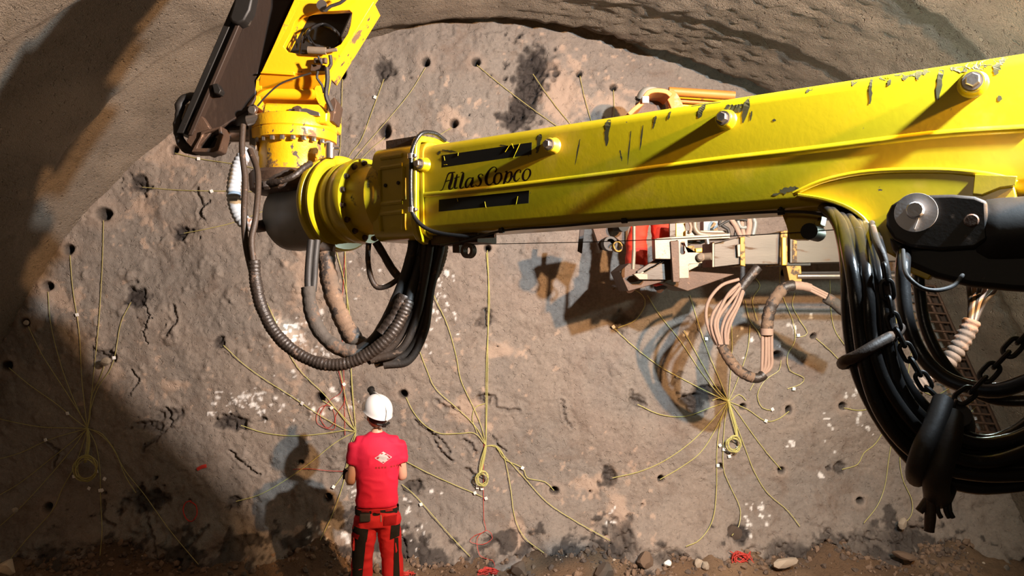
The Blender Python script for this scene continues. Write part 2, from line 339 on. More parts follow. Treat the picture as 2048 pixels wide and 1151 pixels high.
def FP(px, py, lift=.012, sm=True):
    """pixel -> point lying on the rock face"""
    Y = WALL_Y
    for _ in range(4):
        p = P(px, py, Y); Y = WALL_Y-(smax(p.x, p.z) if sm else face_dep(p.x, p.z))-lift
    return P(px, py, Y)
def grid_mesh(name, V, nu, nv, mask=None, keep=None):
    me = bpy.data.meshes.new(name); idx = np.arange(nu*nv).reshape(nv, nu)
    q = np.stack([idx[:-1, :-1], idx[:-1, 1:], idx[1:, 1:], idx[1:, :-1]], -1).reshape(-1, 4)
    if keep is not None: q = q[keep]
    me.vertices.add(len(V)); me.vertices.foreach_set('co', V.astype(np.float32).ravel())
    me.loops.add(len(q)*4); me.loops.foreach_set('vertex_index', q.ravel().astype(np.int32))
    me.polygons.add(len(q)); me.polygons.foreach_set('loop_start', np.arange(0, len(q)*4, 4, dtype=np.int32))
    me.polygons.foreach_set('loop_total', np.full(len(q), 4, np.int32)); me.update(calc_edges=True)
    if mask is not None:
        a = me.color_attributes.new('mask', 'FLOAT_COLOR', 'POINT'); a.data.foreach_set('color', mask.astype(np.float32).ravel())
    me.shade_smooth(); return me
# keep quads inside the outline grown by 0.25 m
C0 = np.array([0.0, 1.3]); ang = np.arctan2(outR[:, 1]-C0[1], outR[:, 0]-C0[0]); rad = np.hypot(outR[:, 0]-C0[0], outR[:, 1]-C0[1])
od = np.argsort(ang); A = np.arctan2(GZ-C0[1], GX-C0[0]); R = np.hypot(GX-C0[0], GZ-C0[1])
inside = (R < np.interp(A, ang[od], rad[od], period=2*math.pi)+.35) | (GZ < 1.3)
inside &= (GX > outR[:, 0].min()-.4) & (GX < outR[:, 0].max()+.4)
V = np.stack([GX, WALL_Y-dep, GZ], -1).reshape(-1, 3)
keep = (inside[:-1, :-1] & inside[1:, 1:]).ravel()
fm = grid_mesh('wall_back', V, len(gx), len(gz), mask.reshape(-1, 4), keep)
tag(link(fm, 'wall_back', None, M['face']), 'rough grey brown rock face with charge holes at the tunnel end', kind='structure')
# lining: rings from the face towards (and past) the camera
N = len(outR); ths = np.linspace(0, 1, N)
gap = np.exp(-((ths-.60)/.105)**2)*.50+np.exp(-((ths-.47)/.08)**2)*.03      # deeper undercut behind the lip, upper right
Ys = np.concatenate([[7.62, 7.42, 7.3, 7.2, 7.12, 7.06, 7.02, 6.99], np.arange(6.95, 1.5, -.035), np.arange(1.5, -4.1, -.25)])
ctr = np.array([0.0, 1.5]); rows = []; mk = []
dirs = outR-ctr; dirn = dirs/np.linalg.norm(dirs, axis=1)[:, None]
arc = np.cumsum(np.r_[0, np.linalg.norm(np.diff(outR, axis=0), axis=1)])
left = np.clip(1-ths/.36, 0, 1)**.5; right = np.clip((ths-.55)/.2, 0, 1)
for Y in Ys:
    d = WALL_Y-Y; g = .031*max(d, 0)+.0
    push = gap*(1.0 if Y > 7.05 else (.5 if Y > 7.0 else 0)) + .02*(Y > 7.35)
    # saw-tooth of the excavation rounds: lip (-) at the start of each round
    def saw(c, wdt, amp):
        t = (Y-c)/wdt; return amp*np.exp(-t*t) if t > 0 else amp*np.exp(-(t*3.2)**2)*1.0
    lipY = 6.25-.15*np.sin(arc*1.3)+.06*fbm(arc*1.2, arc*0, None, 4, 2)
    lip2 = 5.0+.12*np.sin(arc*.9+2)
    lip3 = 3.7+.1*np.sin(arc*1.1+1)
    def prof(L, amp, wdeep, wnear):
        t = Y-L; return -amp*np.where(t > 0, np.exp(-(t/wdeep)**2), np.exp(-(t/wnear)**2))
    s = prof(lipY, .16, .07, .55)*(.25+.75*left+.1*right)+prof(lip2, .17, .09, .6)*(.35+.65*left+.1*right)+prof(lip3, .14, .1, .5)
    s = s+.055*fbm(arc*.8, arc*0+Y*.8, None, 6, 3)*min(1, max(d, 0)*1.5)+.012*fbm(arc*6, arc*0+Y*6, None, 9, 3)*min(1, max(d, 0)*4)
    s = s+.016*fbm(arc*26, arc*0+Y*1.2, None, 14, 2)*min(1, max(d, 0)*4)*right
    if 7.0 > Y: s = s+.02*fbm(arc*14, arc*0+Y*20, None, 19, 2)*gap*3
    sc = 1+g
    p = ctr+dirs*sc+dirn*(s+push)[:, None]
    rows.append(np.stack([p[:, 0], np.full(N, Y), p[:, 1]], -1))
    m_ = np.zeros((N, 4)); m_[:, 3] = 1
    m_[:, 0] = np.clip(push*4, 0, .8)  # undercut painted dark: shade below the overhang put into the colour
    m_[:, 1] = np.clip(fbm(arc*1.1, arc*0+Y*1.1, None, 41, 3)*1.4-.1, 0, .5)
    mk.append(m_)
V = np.concatenate(rows); MK = np.concatenate(mk); nY = len(Ys)
def strip(name, a, b, label):
    sel = np.arange(N)[a:b]; vv = V.reshape(nY, N, 3)[:, sel].reshape(-1, 3); mm = MK.reshape(nY, N, 4)[:, sel].reshape(-1, 4)
    tag(link(grid_mesh(name, vv, len(sel), nY, mm), name, None, M['lining']), label, kind='structure')
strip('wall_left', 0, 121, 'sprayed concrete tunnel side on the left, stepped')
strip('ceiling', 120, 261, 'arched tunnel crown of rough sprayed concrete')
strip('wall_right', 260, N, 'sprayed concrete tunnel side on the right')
# floor
fx = np.arange(-6.4, 6.9, .045); fy = np.arange(-4, 7.7, .045); FX, FY = np.meshgrid(fx, fy)
heap = np.exp(-np.clip(7.25-FY, 0, 9)**2/(.33**2))
FZ = -.02+.05*fbm(FX*.7, FY*.7, None, 61, 3)+.015*fbm(FX*6, FY*6, None, 63, 3)+heap*(.16+.22*fbm(FX*1.6, FY*2, None, 65, 3)+.09*fbm(FX*8, FY*8, None, 67, 3))
def floor_z(x, y):
    i = int((x+6.4)/.045); j = int((y+4)/.045); i = min(max(i, 0), len(fx)-1); j = min(max(j, 0), len(fy)-1); return float(FZ[j, i])
mk = np.zeros(FX.shape+(4,)); mk[..., 3] = 1; mk[..., 0] = np.clip(heap*1.1*(.35+fbm(FX*5, FY*5, None, 71, 3)), 0, .8)
mk[..., 1] = np.clip(fbm(FX*2, FY*2, None, 73, 3), 0, .4)
fl = grid_mesh('floor', np.stack([FX, FY, FZ], -1).reshape(-1, 3), len(fx), len(fy), mk.reshape(-1, 4))
tag(link(fl, 'floor', None, M['ground']), 'muddy brown tunnel floor', kind='structure')
# ------------------------------------------------------------------ the boom
BO = P(840, 470, 3.6); _bt = P(840, 290, 3.6)
BE = P(2048, 385, 2.28)
BD = (BE-BO).normalized()                       # along the boom, to the right and nearer
BN = Vector((BD.y, -BD.x, 0)).normalized()      # out of the side that faces the camera
if BN.y > 0: BN = -BN
BU = BN.cross(BD).normalized()
if BU.z < 0: BU = -BU
BH, BW = .438, .30
def B(s, h, o=0): return BO+BD*s+BU*h+BN*o
def BP(px, py, off=0):
    """pixel -> (s, h) on the plane of the boom's side, off metres proud"""
    r = P(px, py, 1)-Vector((0, 0, H)); c = Vector((0, 0, H)); p0 = BO+BN*off
    t = (p0-c).dot(BN)/r.dot(BN); q = c+r*t-BO
    return q.dot(BD), q.dot(BU)
def BQ(px, py, off=0): return B(*BP(px, py, off), off)
def rrect(w0, w1, h0, h1, r, n=5):
    out = []
    for cx, cy, a0 in ((w1-r, h1-r, 0), (w0+r, h1-r, 90), (w0+r, h0+r, 180), (w1-r, h0+r, 270)):
        for k in range(n+1):
            a = math.radians(a0+90*k/n); out.append((cx+r*math.cos(a), cy+r*math.sin(a)))
    return out
def sweep_box(bm, s0, s1, w0, w1, h0, h1, r, nseg=1, n=5):
    sec = rrect(w0, w1, h0, h1, r, n); rings = []
    for k in range(nseg+1):
        s = s0+(s1-s0)*k/nseg
        rings.append([bm.verts.new(B(s, h, o)) for o, h in sec])
    m = len(sec)
    for a, b in zip(rings, rings[1:]):
        for i in range(m): bm.faces.new((a[i], a[(i+1) % m], b[(i+1) % m], b[i]))
    bm.faces.new(rings[0][::-1]); bm.faces.new(rings[-1])
boom = thing('drill_boom', 'long yellow rectangular boom reaching in from the right edge with black lettering on its side', 'boom')
bm = NB(); sweep_box(bm, .0, 2.50, -BW, 0, 0, BH, .045, 1, 6); obj('boom_beam', bm, M['yellow'], boom, ang=50)
# embossed longitudinal rib
rib = [(846, 390), (944, 381), (1050, 369), (1253, 344), (1430, 321), (1607, 301), (1784, 279), (1900, 266), (2060, 256)]
bm = NB(); pts = [BQ(a, b, 0)-BN*.006 for a, b in rib]; tube(bm, pts, .0155, 12, .05)
tag(obj('stiffening_rib', bm, M['yellow'], boom), 'long raised rib along the side')
# bosses with bolts
for (px, py, r) in ((850, 330, .030), (1107, 292, .030), (1453, 240, .032), (1946, 168, .036)):
    c = BQ(px, py, 0); b_ = NB(); lathe(b_, c-BN*.004, BN, [(0, r*1.35), (.006, r*1.18), (.014, r*1.02), (.040, r), (.044, r*.9)], 28)
    bo = obj('boss', b_, M['yellow'], boom)
    b_ = NB(); lathe(b_, c+BN*.040, BN, [(0, r*.80), (.006, r*.80)], 24); hexhead(b_, c+BN*.046, BN, r*.60, .022)
    tag(obj('bolt', b_, M['steel'], bo, ang=30), 'steel hex bolt and washer')
# decals
def decal(name, pts, mat, label, off=.0018, parent=boom):
    b_ = NB(); prism(b_, [BQ(a, b, off) for a, b in pts], -BN*.0012)
    o = obj(name, b_, mat, parent, sm=False); tag(o, label); return o
Z4 = lambda x, y: (840+x/5.754, 240+y/5.754)
decal('decal_bar', [Z4(248, 405), Z4(1285, 255), Z4(1280, 395), Z4(246, 546)], M['decal'], 'black bar above the lettering')
decal('decal_bar', [Z4(218, 915), Z4(1254, 808), Z4(1248, 955), Z4(214, 1053)], M['decal'], 'black bar below the lettering')
STROKES = [  # centre lines and pen widths read off the painted script
    [(225, 812, 7), (245, 808, 10), (262, 790, 8), (285, 730, 9), (305, 670, 11), (325, 622, 13), (350, 606, 13), (405, 600, 9)],
    [(372, 606, 14), (372, 640, 24), (358, 705, 27), (338, 765, 26), (340, 792, 18), (362, 792, 9), (384, 768, 6)],
    [(285, 712, 7), (320, 698, 9), (366, 690, 7)],
    [(428, 622, 10), (418, 670, 20), (402, 735, 24), (398, 772, 19), (412, 786, 10), (432, 770, 6)], [(392, 672, 7), (422, 660, 9), (456, 652, 7)],
    [(468, 606, 7), (498, 598, 9)], [(500, 602, 14), (492, 650, 25), (472, 725, 26), (462, 768, 20), (476, 786, 10), (506, 764, 6)],
    [(600, 668, 10), (572, 664, 9), (542, 690, 16), (524, 738, 20), (530, 772, 15), (552, 770, 8), (586, 712, 6)], [(612, 656, 11), (602, 700, 23), (590, 745, 22), (600, 768, 12), (626, 750, 6)],
    [(722, 640, 18), (712, 622, 8), (688, 624, 9), (672, 648, 17), (690, 680, 23), (700, 708, 22), (688, 745, 14), (660, 758, 8), (636, 745, 12)],
    [(862, 600, 14), (880, 568, 12), (866, 542, 9), (832, 546, 11), (790, 590, 18), (762, 655, 27), (764, 715, 25), (786, 744, 15), (820, 734, 8), (852, 696, 6)],
    [(912, 606, 9), (878, 620, 12), (856, 668, 22), (856, 716, 21), (878, 736, 12), (906, 722, 11), (934, 670, 20), (932, 622, 18), (912, 606, 9)],
    [(978, 598, 9), (1000, 592, 15), (992, 640, 23), (974, 700, 23), (960, 738, 16)], [(996, 640, 6), (1022, 600, 9), (1050, 602, 17), (1052, 650, 23), (1034, 692, 18), (1010, 716, 10), (986, 706, 8)],
    [(1056, 660, 9), (1076, 640, 7)],
    [(1150, 606, 15), (1160, 586, 10), (1142, 570, 8), (1108, 594, 14), (1084, 648, 23), (1088, 690, 20), (1112, 702, 10), (1150, 664, 6)],
    [(1238, 560, 9), (1206, 582, 12), (1184, 634, 21), (1188, 680, 20), (1212, 694, 12), (1240, 676, 10), (1268, 622, 18), (1264, 576, 16), (1238, 560, 9)]]
bm = NB()
for st_ in STROKES:
    q = catmull([Vector((a, b, c)) for a, b, c in st_], 7)
    Lp, Rp = [], []
    for i, p in enumerate(q):
        t = (q[min(i+1, len(q)-1)]-q[max(i-1, 0)]); t.z = 0; t.normalize(); n_ = Vector((-t.y, t.x, 0))*p.z*.64
        Lp.append(bm.verts.new(BQ(*Z4(p.x+n_.x, p.y+n_.y), .0022))); Rp.append(bm.verts.new(BQ(*Z4(p.x-n_.x, p.y-n_.y), .0022)))
    for i in range(len(q)-1):
        try: bm.faces.new((Lp[i], Lp[i+1], Rp[i+1], Rp[i]))
        except ValueError: pass
bmesh.ops.solidify(bm, geom=bm.faces[:], thickness=.0008)
tag(obj('lettering', bm, M['print'], boom, sm=False), 'dark script lettering reading Atlas Copco')
def BS(px, py, lift=.0009):
    s, h = BP(px, py); r = .045; k = max(0, min(h-(BH-r), r)); return B(s, min(h, BH), lift-(r-math.sqrt(max(0, r*r-k*k))))
# scrapes, each an irregular patch of bare metal read off the photograph
SCR = [(1080, 268, 1074, 306, 4), (1216, 238, 1212, 292, 4), (1408, 205, 1397, 236, 4), (1497, 192, 1486, 246, 4), (1312, 232, 1306, 258, 2), (1625, 165, 1612, 185, 4),
       (1712, 150, 1704, 172, 4), (1742, 150, 1740, 208, 3), (1770, 146, 1762, 158, 7), (1790, 135, 1800, 150, 5), (1815, 135, 1808, 160, 6), (1838, 128, 1835, 160, 4), (1850, 125, 1850, 150, 4),
       (1885, 118, 1876, 200, 5), (1906, 116, 1900, 128, 5), (1990, 118, 1960, 128, 6), (2012, 108, 2000, 130, 5), (1985, 112, 2010, 118, 5), (1560, 382, 1595, 376, 5), (1545, 390, 1560, 386, 2),
       (1594, 374, 1590, 388, 4), (880, 302, 876, 310, 2), (884, 300, 914, 304, 1.6), (1000, 290, 1016, 292, 1.2), (1286, 250, 1280, 300, 1.2), (1262, 262, 1255, 330, 1), (1504, 222, 1500, 242, 1.4),
       (1470, 214, 1492, 218, 6), (1730, 138, 1860, 124, 1.8), (1645, 158, 1690, 152, 1.6), (1560, 172, 1610, 166, 1.4), (1380, 210, 1440, 202, 1.2), (1995, 197, 2004, 197, 4), (1960, 134, 1930, 128, 6), (1935, 140, 1900, 134, 5), (1996, 124, 1990, 150, 5), (1972, 124, 1950, 136, 7), (1780, 158, 1776, 172, 3), (1820, 150, 1860, 142, 3), (1690, 160, 1700, 150, 3), (1452, 212, 1476, 222, 7), (1340, 222, 1336, 240, 1.5), (1545, 240, 1552, 241, 2), (1240, 300, 1244, 322, 1.2), (1160, 278, 1150, 330, 1)]
bm = NB()
for a, b, c, d, w_ in SCR:
    n = 9; e = Vector((c-a, d-b, 0)); L = e.length; t = e/L; nn = Vector((-t.y, t.x, 0)); Lp = []; Rp = []
    for i in range(n):
        u = i/(n-1); wd = 1.35*w_*(.25+.9*math.sin(math.pi*min(1, u*.85+.12)))*random.uniform(.55, 1.15); j = nn*random.uniform(-.3, .3)*w_
        p = Vector((a, b, 0))+e*u+j
        Lp.append(bm.verts.new(BS(p.x+nn.x*wd, p.y+nn.y*wd))); Rp.append(bm.verts.new(BS(p.x-nn.x*wd, p.y-nn.y*wd)))
    for i in range(n-1): bm.faces.new((Lp[i], Lp[i+1], Rp[i+1], Rp[i]))
tag(obj('paint_scrape', bm, M['scrape'], boom, sm=False), 'dark scrapes where the yellow paint is worn off', kind='stuff')
SC2 = [(Z4(1030, 290), Z4(980, 366)), (Z4(1150, 270), Z4(1075, 434)), (Z4(1055, 270), Z4(1078, 325)), (Z4(440, 375), Z4(436, 410)), (Z4(275, 415), Z4(285, 465)), (Z4(275, 515), Z4(310, 510)),
       (Z4(428, 900), Z4(436, 935)), (Z4(744, 938), Z4(758, 1005)), (Z4(1125, 875), Z4(1105, 968))]
bm = NB()
for a, b in SC2: tube(bm, [BQ(*a, .003), BQ(*b, .003)], .0014, 4, sm=False)
obj('scratch', bm, M['yellow'], boom)['kind'] = 'stuff'
# mounting lug with flange under the boom at the right
lugs = [(1592, 386), (1640, 366), (1700, 352), (1760, 345), (1830, 343), (1900, 344), (1970, 352), (2014, 362), (2030, 374), (2040, 420), (2030, 470), (1900, 520), (1800, 520), (1764, 500), (1756, 470),
        (1742, 445), (1715, 425), (1680, 410), (1640, 402)]
bm = NB(); prism(bm, [BQ(a, b, .035) for a, b in lugs], -BN*.06); tag(obj('lug_plate', bm, M['yellow'], boom, bev=.006), 'curved yellow mounting plate welded to the lower edge')
bm = NB(); prism(bm, [BQ(a, b, -.30) for a, b in lugs], -BN*.05); tag(obj('lug_plate', bm, M['yellow'], boom, bev=.006), 'far side mounting plate')
fl_ = [(1586, 388), (1640, 364), (1700, 349), (1760, 342), (1830, 340), (1900, 341), (1970, 348), (2016, 358), (2032, 366)]
bm = NB(); pts = [BQ(a, b, .03) for a, b in fl_]; tube(bm, pts, .010, 8, .03); prism(bm, [BQ(1950, 352, .02), BQ(2034, 356, .02), BQ(2030, 374, .02), BQ(2000, 378, .02), BQ(1965, 392, .02), BQ(1946, 390, .02)], BN*.05)
tag(obj('lug_flange', bm, M['yellow'], boom, bev=.002), 'bent flange along the top of the mounting plate')
fl2 = [(1600, 392), (1650, 400), (1690, 412), (1718, 428), (1738, 448), (1748, 478), (1752, 505)]
bm = NB(); pts = [BQ(a, b, .02) for a, b in fl2]
def strap(bm, pts, wv, th, n=1):
    """flat strip along pts, width vector wv, thickness th"""
    q = catmull(pts, .025); A_, B_, C_, D_ = [], [], [], []
    for i, p in enumerate(q):
        t = (q[min(i+1, len(q)-1)]-q[max(i-1, 0)]).normalized(); nn = t.cross(Vector(wv)).normalized()*th/2
        A_.append(bm.verts.new(p+nn)); B_.append(bm.verts.new(p+Vector(wv)+nn)); C_.append(bm.verts.new(p+Vector(wv)-nn)); D_.append(bm.verts.new(p-nn))
    for i in range(len(q)-1):
        for U, V_ in ((A_, B_), (B_, C_), (C_, D_), (D_, A_)): bm.faces.new((U[i], U[i+1], V_[i+1], V_[i]))
    bm.faces.new((A_[0], B_[0], C_[0], D_[0])); bm.faces.new((A_[-1], B_[-1], C_[-1], D_[-1]))
strap(bm, pts, BN*.05, .012); tag(obj('lug_gusset', bm, M['yellow'], boom, bev=.003), 'curled lower edge of the mounting plate')
# end casting at the left end of the boom
cast = tag(obj('boom_end_casting', (lambda b_: (sweep_box(b_, -.30, .03, -BW-.015, .010, -.015, BH+.02, .07, 1, 7), b_)[1])(NB()), M['yellow'], boom), 'thick yellow end casting with recessed pockets')
def bar(bm, s0, h0, s1, h1, w_, o=.010, d=.022): tube(bm, [B(s0, h0, o), B(s1, h1, o)], w_, 8, sm=False)
fr = NB()
for a, b, c, d in ((-.24, .17, -.10, .17), (-.24, .35, -.10, .35), (-.25, .18, -.25, .34), (-.09, .18, -.09, .34), (-.24, .12, -.10, .12), (-.25, .11, -.245, .03), (-.09, .11, -.095, .03), (-.24, .40, -.10, .40)):
    bar(fr, a, b, c, d, .013, .008)
tag(obj('pocket_rim', fr, M['yellow'], cast), 'raised rims round the recessed pockets')
fr = NB()
strap(fr, [B(-.02, BH+.035, -.30), B(-.02, BH+.035, -.05), B(-.02, BH, .02), B(-.02, .25, .030), B(-.02, .06, .030), B(-.02, -.012, 0), B(-.02, -.03, -.05)], BD*.035, .03)
tag(obj('casting_flange', fr, M['yellow'], cast, bev=.006), 'rounded upright flange of the end casting')
for h_, s_ in ((.26, -.21), (.265, -.125)):
    fr = NB(); hexhead(fr, B(s_, h_, .008), BN, .010, .010); tag(obj('screw', fr, M['black'], cast), 'small black screw in the pocket')
fr = NB(); prism(fr, [B(-.27, BH+.02, -.06), B(-.27, BH+.065, -.06), B(-.03, BH+.065, -.06), B(-.03, BH+.02, -.06)], -BN*.008)
prism(fr, [B(-.05, BH+.02, -.06), B(-.05, BH+.065, -.06), B(-.04, BH+.065, -.06), B(-.04, BH+.02, -.06)], -BN*.12)
tag(obj('cover_plate', fr, M['rust'], boom, sm=False), 'thin dark angle plate on top of the end casting')
# hydraulic line clamped over the end of the boom
line = tag(obj('hydraulic_line', (lambda b_: (tube(b_, [B(.02, BH+.05, -.18), B(.03, BH+.07, -.08), B(.02, BH+.05, .01), B(-.005, BH-.03, .045), B(-.005, .32, .055), B(-.008, .2, .055), B(.0, .10, .05), B(.05, .035, .03), B(.14, .0, .01), B(.28, -.02, -.02), B(.40, -.02, -.06)], .0105, 10, .02), b_)[1])(NB()), M['rubber_clean'], boom), 'glossy black hydraulic line running down the boom end')
for h_, dz in ((BH-.06, 0), (.12, 0)):
    fr = NB(); tube(fr, [B(-.03, h_, .045), B(.022, h_, .045)], .008, 8, sm=False); lathe(fr, B(-.006, h_-.012, .053), BU, [(0, .017), (.024, .017)], 16); hexhead(fr, B(.018, h_, .045), BN, .010, .016)
    tag(obj('hose_clamp', fr, M['steel'], line), 'steel clamp')
# brackets, guide rail, cables below the boom
fr = NB(); sweep_box(fr, .02, .30, -.22, -.06, -.045, .0, .006); sweep_box(fr, .16, .20, -.12, -.05, -.09, -.03, .004)
tag(obj('hose_bracket', fr, M['rust'], boom), 'dirty steel bracket under the left end')
fr = NB(); c = B(.26, -.085, -.06)
for k in range(3): lathe(fr, c+BN*(.012*k), BN, [(0, .036), (.008, .036), (.008, .02), (0, .02)], 22, cap=False)
tag(obj('cable_sheave', fr, M['rust'], boom), 'small round dirty sheave below the boom')
wrc = [BQ(880, 490, -.02), BQ(930, 482, -.02), BQ(1005, 461, -.02), BQ(1120, 452, -.02), BQ(1250, 441, -.02), BQ(1400, 432, -.02), BQ(1560, 423, -.02), BQ(1640, 428, -.02), BQ(1700, 452, -.02)]
fr = NB(); tube(fr, wrc, .0055, 8); cb = tag(obj('cable', fr, M['rubber'], boom), 'black cable along the underside')
for px, py in ((1005, 461), (1250, 441), (1562, 424)):
    fr = NB(); lathe(fr, BQ(px-6, py, -.02), BD, [(0, .012), (.022, .012)], 10); hexhead(fr, BQ(px, py-5, -.02), BU, .007, .016); obj('cable_clip', fr, M['black'], cb)
fr = NB(); tube(fr, [BQ(905, 489, -.1), BQ(1200, 483, -.1), BQ(1500, 470, -.1), BQ(1690, 458, -.1)], .0019, 5); tag(obj('steel_wire', fr, M['rubber'], boom), 'thin dark wire strung under the boom')
fr = NB(); prism(fr, [BQ(1562, 424, -.12), BQ(1645, 424, -.12), BQ(1640, 450, -.12), BQ(1612, 462, -.12), BQ(1608, 478, -.12), BQ(1580, 478, -.12), BQ(1572, 450, -.12)], -BN*.10)
tag(obj('guide_bracket', fr, M['yellow_deep'], boom, bev=.004), 'dark yellow roller bracket below the boom')
fr = NB(); lathe(fr, BQ(1618, 462, -.08), -BN, [(0, .030), (.16, .030)], 20); obj('roller', fr, M['black'], boom)

# ------------------------------------------------------------------ rotation unit on the boom's end
BA = B(-.28, BH*.5, -BW*.5); AX = -BD
rot = thing('rotation_unit', 'yellow round swivel housing with bolted flanges and grey motor at the boom tip', 'machine part')
fr = NB(); lathe(fr, BA, AX, [(-.04, .17), (.0, .205), (.03, .215), (.05, .185), (.13, .180), (.215, .182)], 56)
tag(obj('swivel_neck', fr, M['yellow_deep'], rot), 'oily dark yellow neck')
fr = NB(); lathe(fr, BA, AX, [(.20, .165), (.2005, .226), (.235, .232), (.27, .225), (.275, .218), (.30, .216), (.305, .222), (.34, .220), (.345, .205), (.42, .200)], 64)
ringf = obj('bolt_flange', fr, M['yellow'], rot)
X_, Y_, Z_ = frame(AX, (0, 0, 1))
for k in range(16):
    a = 2*math.pi*(k+.5)/16; c = BA+AX*.2005+(X_*math.cos(a)+Y_*math.sin(a))*.203
    fr = NB(); lathe(fr, c, -AX, [(0, .016), (.004, .016)], 14); hexhead(fr, c-AX*.004, -AX, .012, .017)
    obj('flange_bolt', fr, M['rust'], rot, ang=30)
fr = NB(); lathe(fr, BA, AX, [(.38, .19), (.3805, .252), (.390, .262), (.405, .262), (.412, .252), (.430, .245), (.438, .262), (.452, .266), (.475, .262), (.482, .20)], 72)
tag(obj('ring_flange', fr, M['yellow'], rot), 'broad double yellow ring flange')
fr = NB(); lathe(fr, BA+Vector((0, 0, -.0)), AX+Vector((0, 0, -.06)), [(.46, .195), (.50, .205), (.78, .200), (.84, .19), (.875, .165), (.89, .12), (.90, 0.02)], 56)
tag(obj('motor_housing', fr, M['grey'], rot), 'grey painted round motor housing')
# upright rotator standing on it
VC = P(588, 300, 4.22); VS = F/4.22; vz = lambda py: H-(py-575.5)/VS
def vl(prof, n=56, dx=0): 
    b_ = NB(); z0_ = vz(prof[0][0]); lathe(b_, Vector((VC.x+dx, VC.y, z0_)), (0, 0, 1), [(vz(a)-z0_, r/VS) for a, r in prof], n, x=(1, 0, 0)); return b_
tag(obj('rotator_body', vl([(372, 60), (345, 66), (340, 67), (318, 66), (314, 68), (293, 68), (289, 70), (284, 70)]), M['yellow_worn'], rot), 'upright yellow drum, paint worn on its left')
tag(obj('rotator_flange', vl([(287, 76), (285, 83), (268, 84), (266, 82), (264, 84), (246, 83), (240, 78), (238, 60)]), M['yellow_worn'], rot), 'two stacked yellow flange rings')
for k in range(24):
    a = 2*math.pi*k/24; c = Vector((VC.x, VC.y, vz(286)))+Vector((math.cos(a), math.sin(a), 0))*(76/VS)
    if math.sin(a) < .3: fr = NB(); hexhead(fr, c, (0, 0, -1), .014, .022); obj('flange_bolt', fr, M['steel'], rot, ang=30)
fr = vl([(388, 66), (382, 74), (352, 76), (345, 70)], 40, -.03)
tag(obj('base_collar', fr, M['rust'], rot), 'muddy brown collar below the drum')
fr = NB(); z0_, z1_ = vz(242), vz(205)
pl = [P(528, 205, 4.05), P(640, 208, 4.05), P(656, 222, 4.05), P(654, 246, 4.05), P(534, 246, 4.05), P(524, 225, 4.05)]
prism(fr, pl, Vector((0, .34, 0))); tag(obj('clamp_block', fr, M['yellow_worn'], rot, bev=.012), 'chipped yellow clamp block on top')
fr = NB(); lathe(fr, P(596, 222, 4.05), (0, -1, 0), [(0, .028), (.008, .028)], 18); hexhead(fr, P(596, 222, 4.04), (0, -1, 0), .017, .022); tag(obj('clamp_bolt', fr, M['rust'], rot), 'rusty hex bolt')
fr = NB(); prism(fr, [P(578, 217, 4.035), P(612, 216, 4.035), P(638, 224, 4.035), P(640, 232, 4.035), P(600, 228, 4.035), P(574, 225, 4.035)], (0, .02, 0)); tag(obj('clamp_strap', fr, M['steel'], rot, bev=.003), 'bare metal strap under the bolt')
fr = NB(); prism(fr, [P(657, 205, 4.1), P(668, 194, 4.1), P(673, 205, 4.1), P(666, 242, 4.1), P(652, 242, 4.1)], (0, .16, 0)); tag(obj('side_bracket', fr, M['rust'], rot, bev=.003), 'small bent grey bracket')
fr = NB(); lathe(fr, P(655, 292, 4.05), (.3, -1, 0), [(0, .02), (.05, .02)], 12); lathe(fr, P(660, 305, 4.0), (0, 0, 1), [(-.03, .024), (.05, .024)], 14); lathe(fr, P(660, 296, 4.0), (1, 0, 0), [(0, .009), (.05, .009)], 10); tag(obj('hose_fitting', fr, M['steel'], rot), 'steel hose fitting')
# shaft to the feed on the left
fr = NB(); cyl(fr, P(440, 268, 4.2), P(525, 268, 4.2), .046, 28); lathe(fr, P(438, 268, 4.2), (1, 0, 0), [(0, .06), (.03, .062), (.03, .046)], 28)
tag(obj('shaft', fr, M['steel'], rot), 'bare steel shaft sticking out to the left')
fr = NB(); prism(fr, [P(496, 218, 4.08), P(503, 214, 4.08), P(510, 230, 4.08), P(514, 262, 4.08), P(512, 300, 4.08), P(498, 290, 4.08)], (0, .2, 0)); lathe(fr, P(507, 222, 4.07), (0, -1, 0), [(0, .022), (.03, .022)], 20)
lathe(fr, P(505, 240, 4.06), (1, 0, .2), [(-.03, .03), (.04, .03), (.045, .02)], 16)
tag(obj('swivel_joint', fr, M['steel'], rot, bev=.003), 'oily steel swivel fitting')
fr = NB(); tube(fr, [P(520, 370, 3.9), P(546, 364, 3.86), P(568, 360, 3.85), P(590, 350, 3.86), P(606, 336, 3.9), P(622, 326, 3.95)], .017, 10, .012, lambda L, i: 1+.14*math.sin(L*230))
lathe(fr, P(510, 372, 3.9), (1, .1, .1), [(0, .022), (.12, .022)], 14); hexhead(fr, P(528, 369, 3.88), (1, .1, .1), .027, .03)
tag(obj('short_hose', fr, M['wrap_dark'], rot), 'short ribbed black hose with a steel nut')

# ------------------------------------------------------------------ cradle that carries the feed
YC = 4.12
cr = thing('feed_cradle', 'amber yellow cradle plate with a ragged hose opening above the swivel housing', 'bracket')
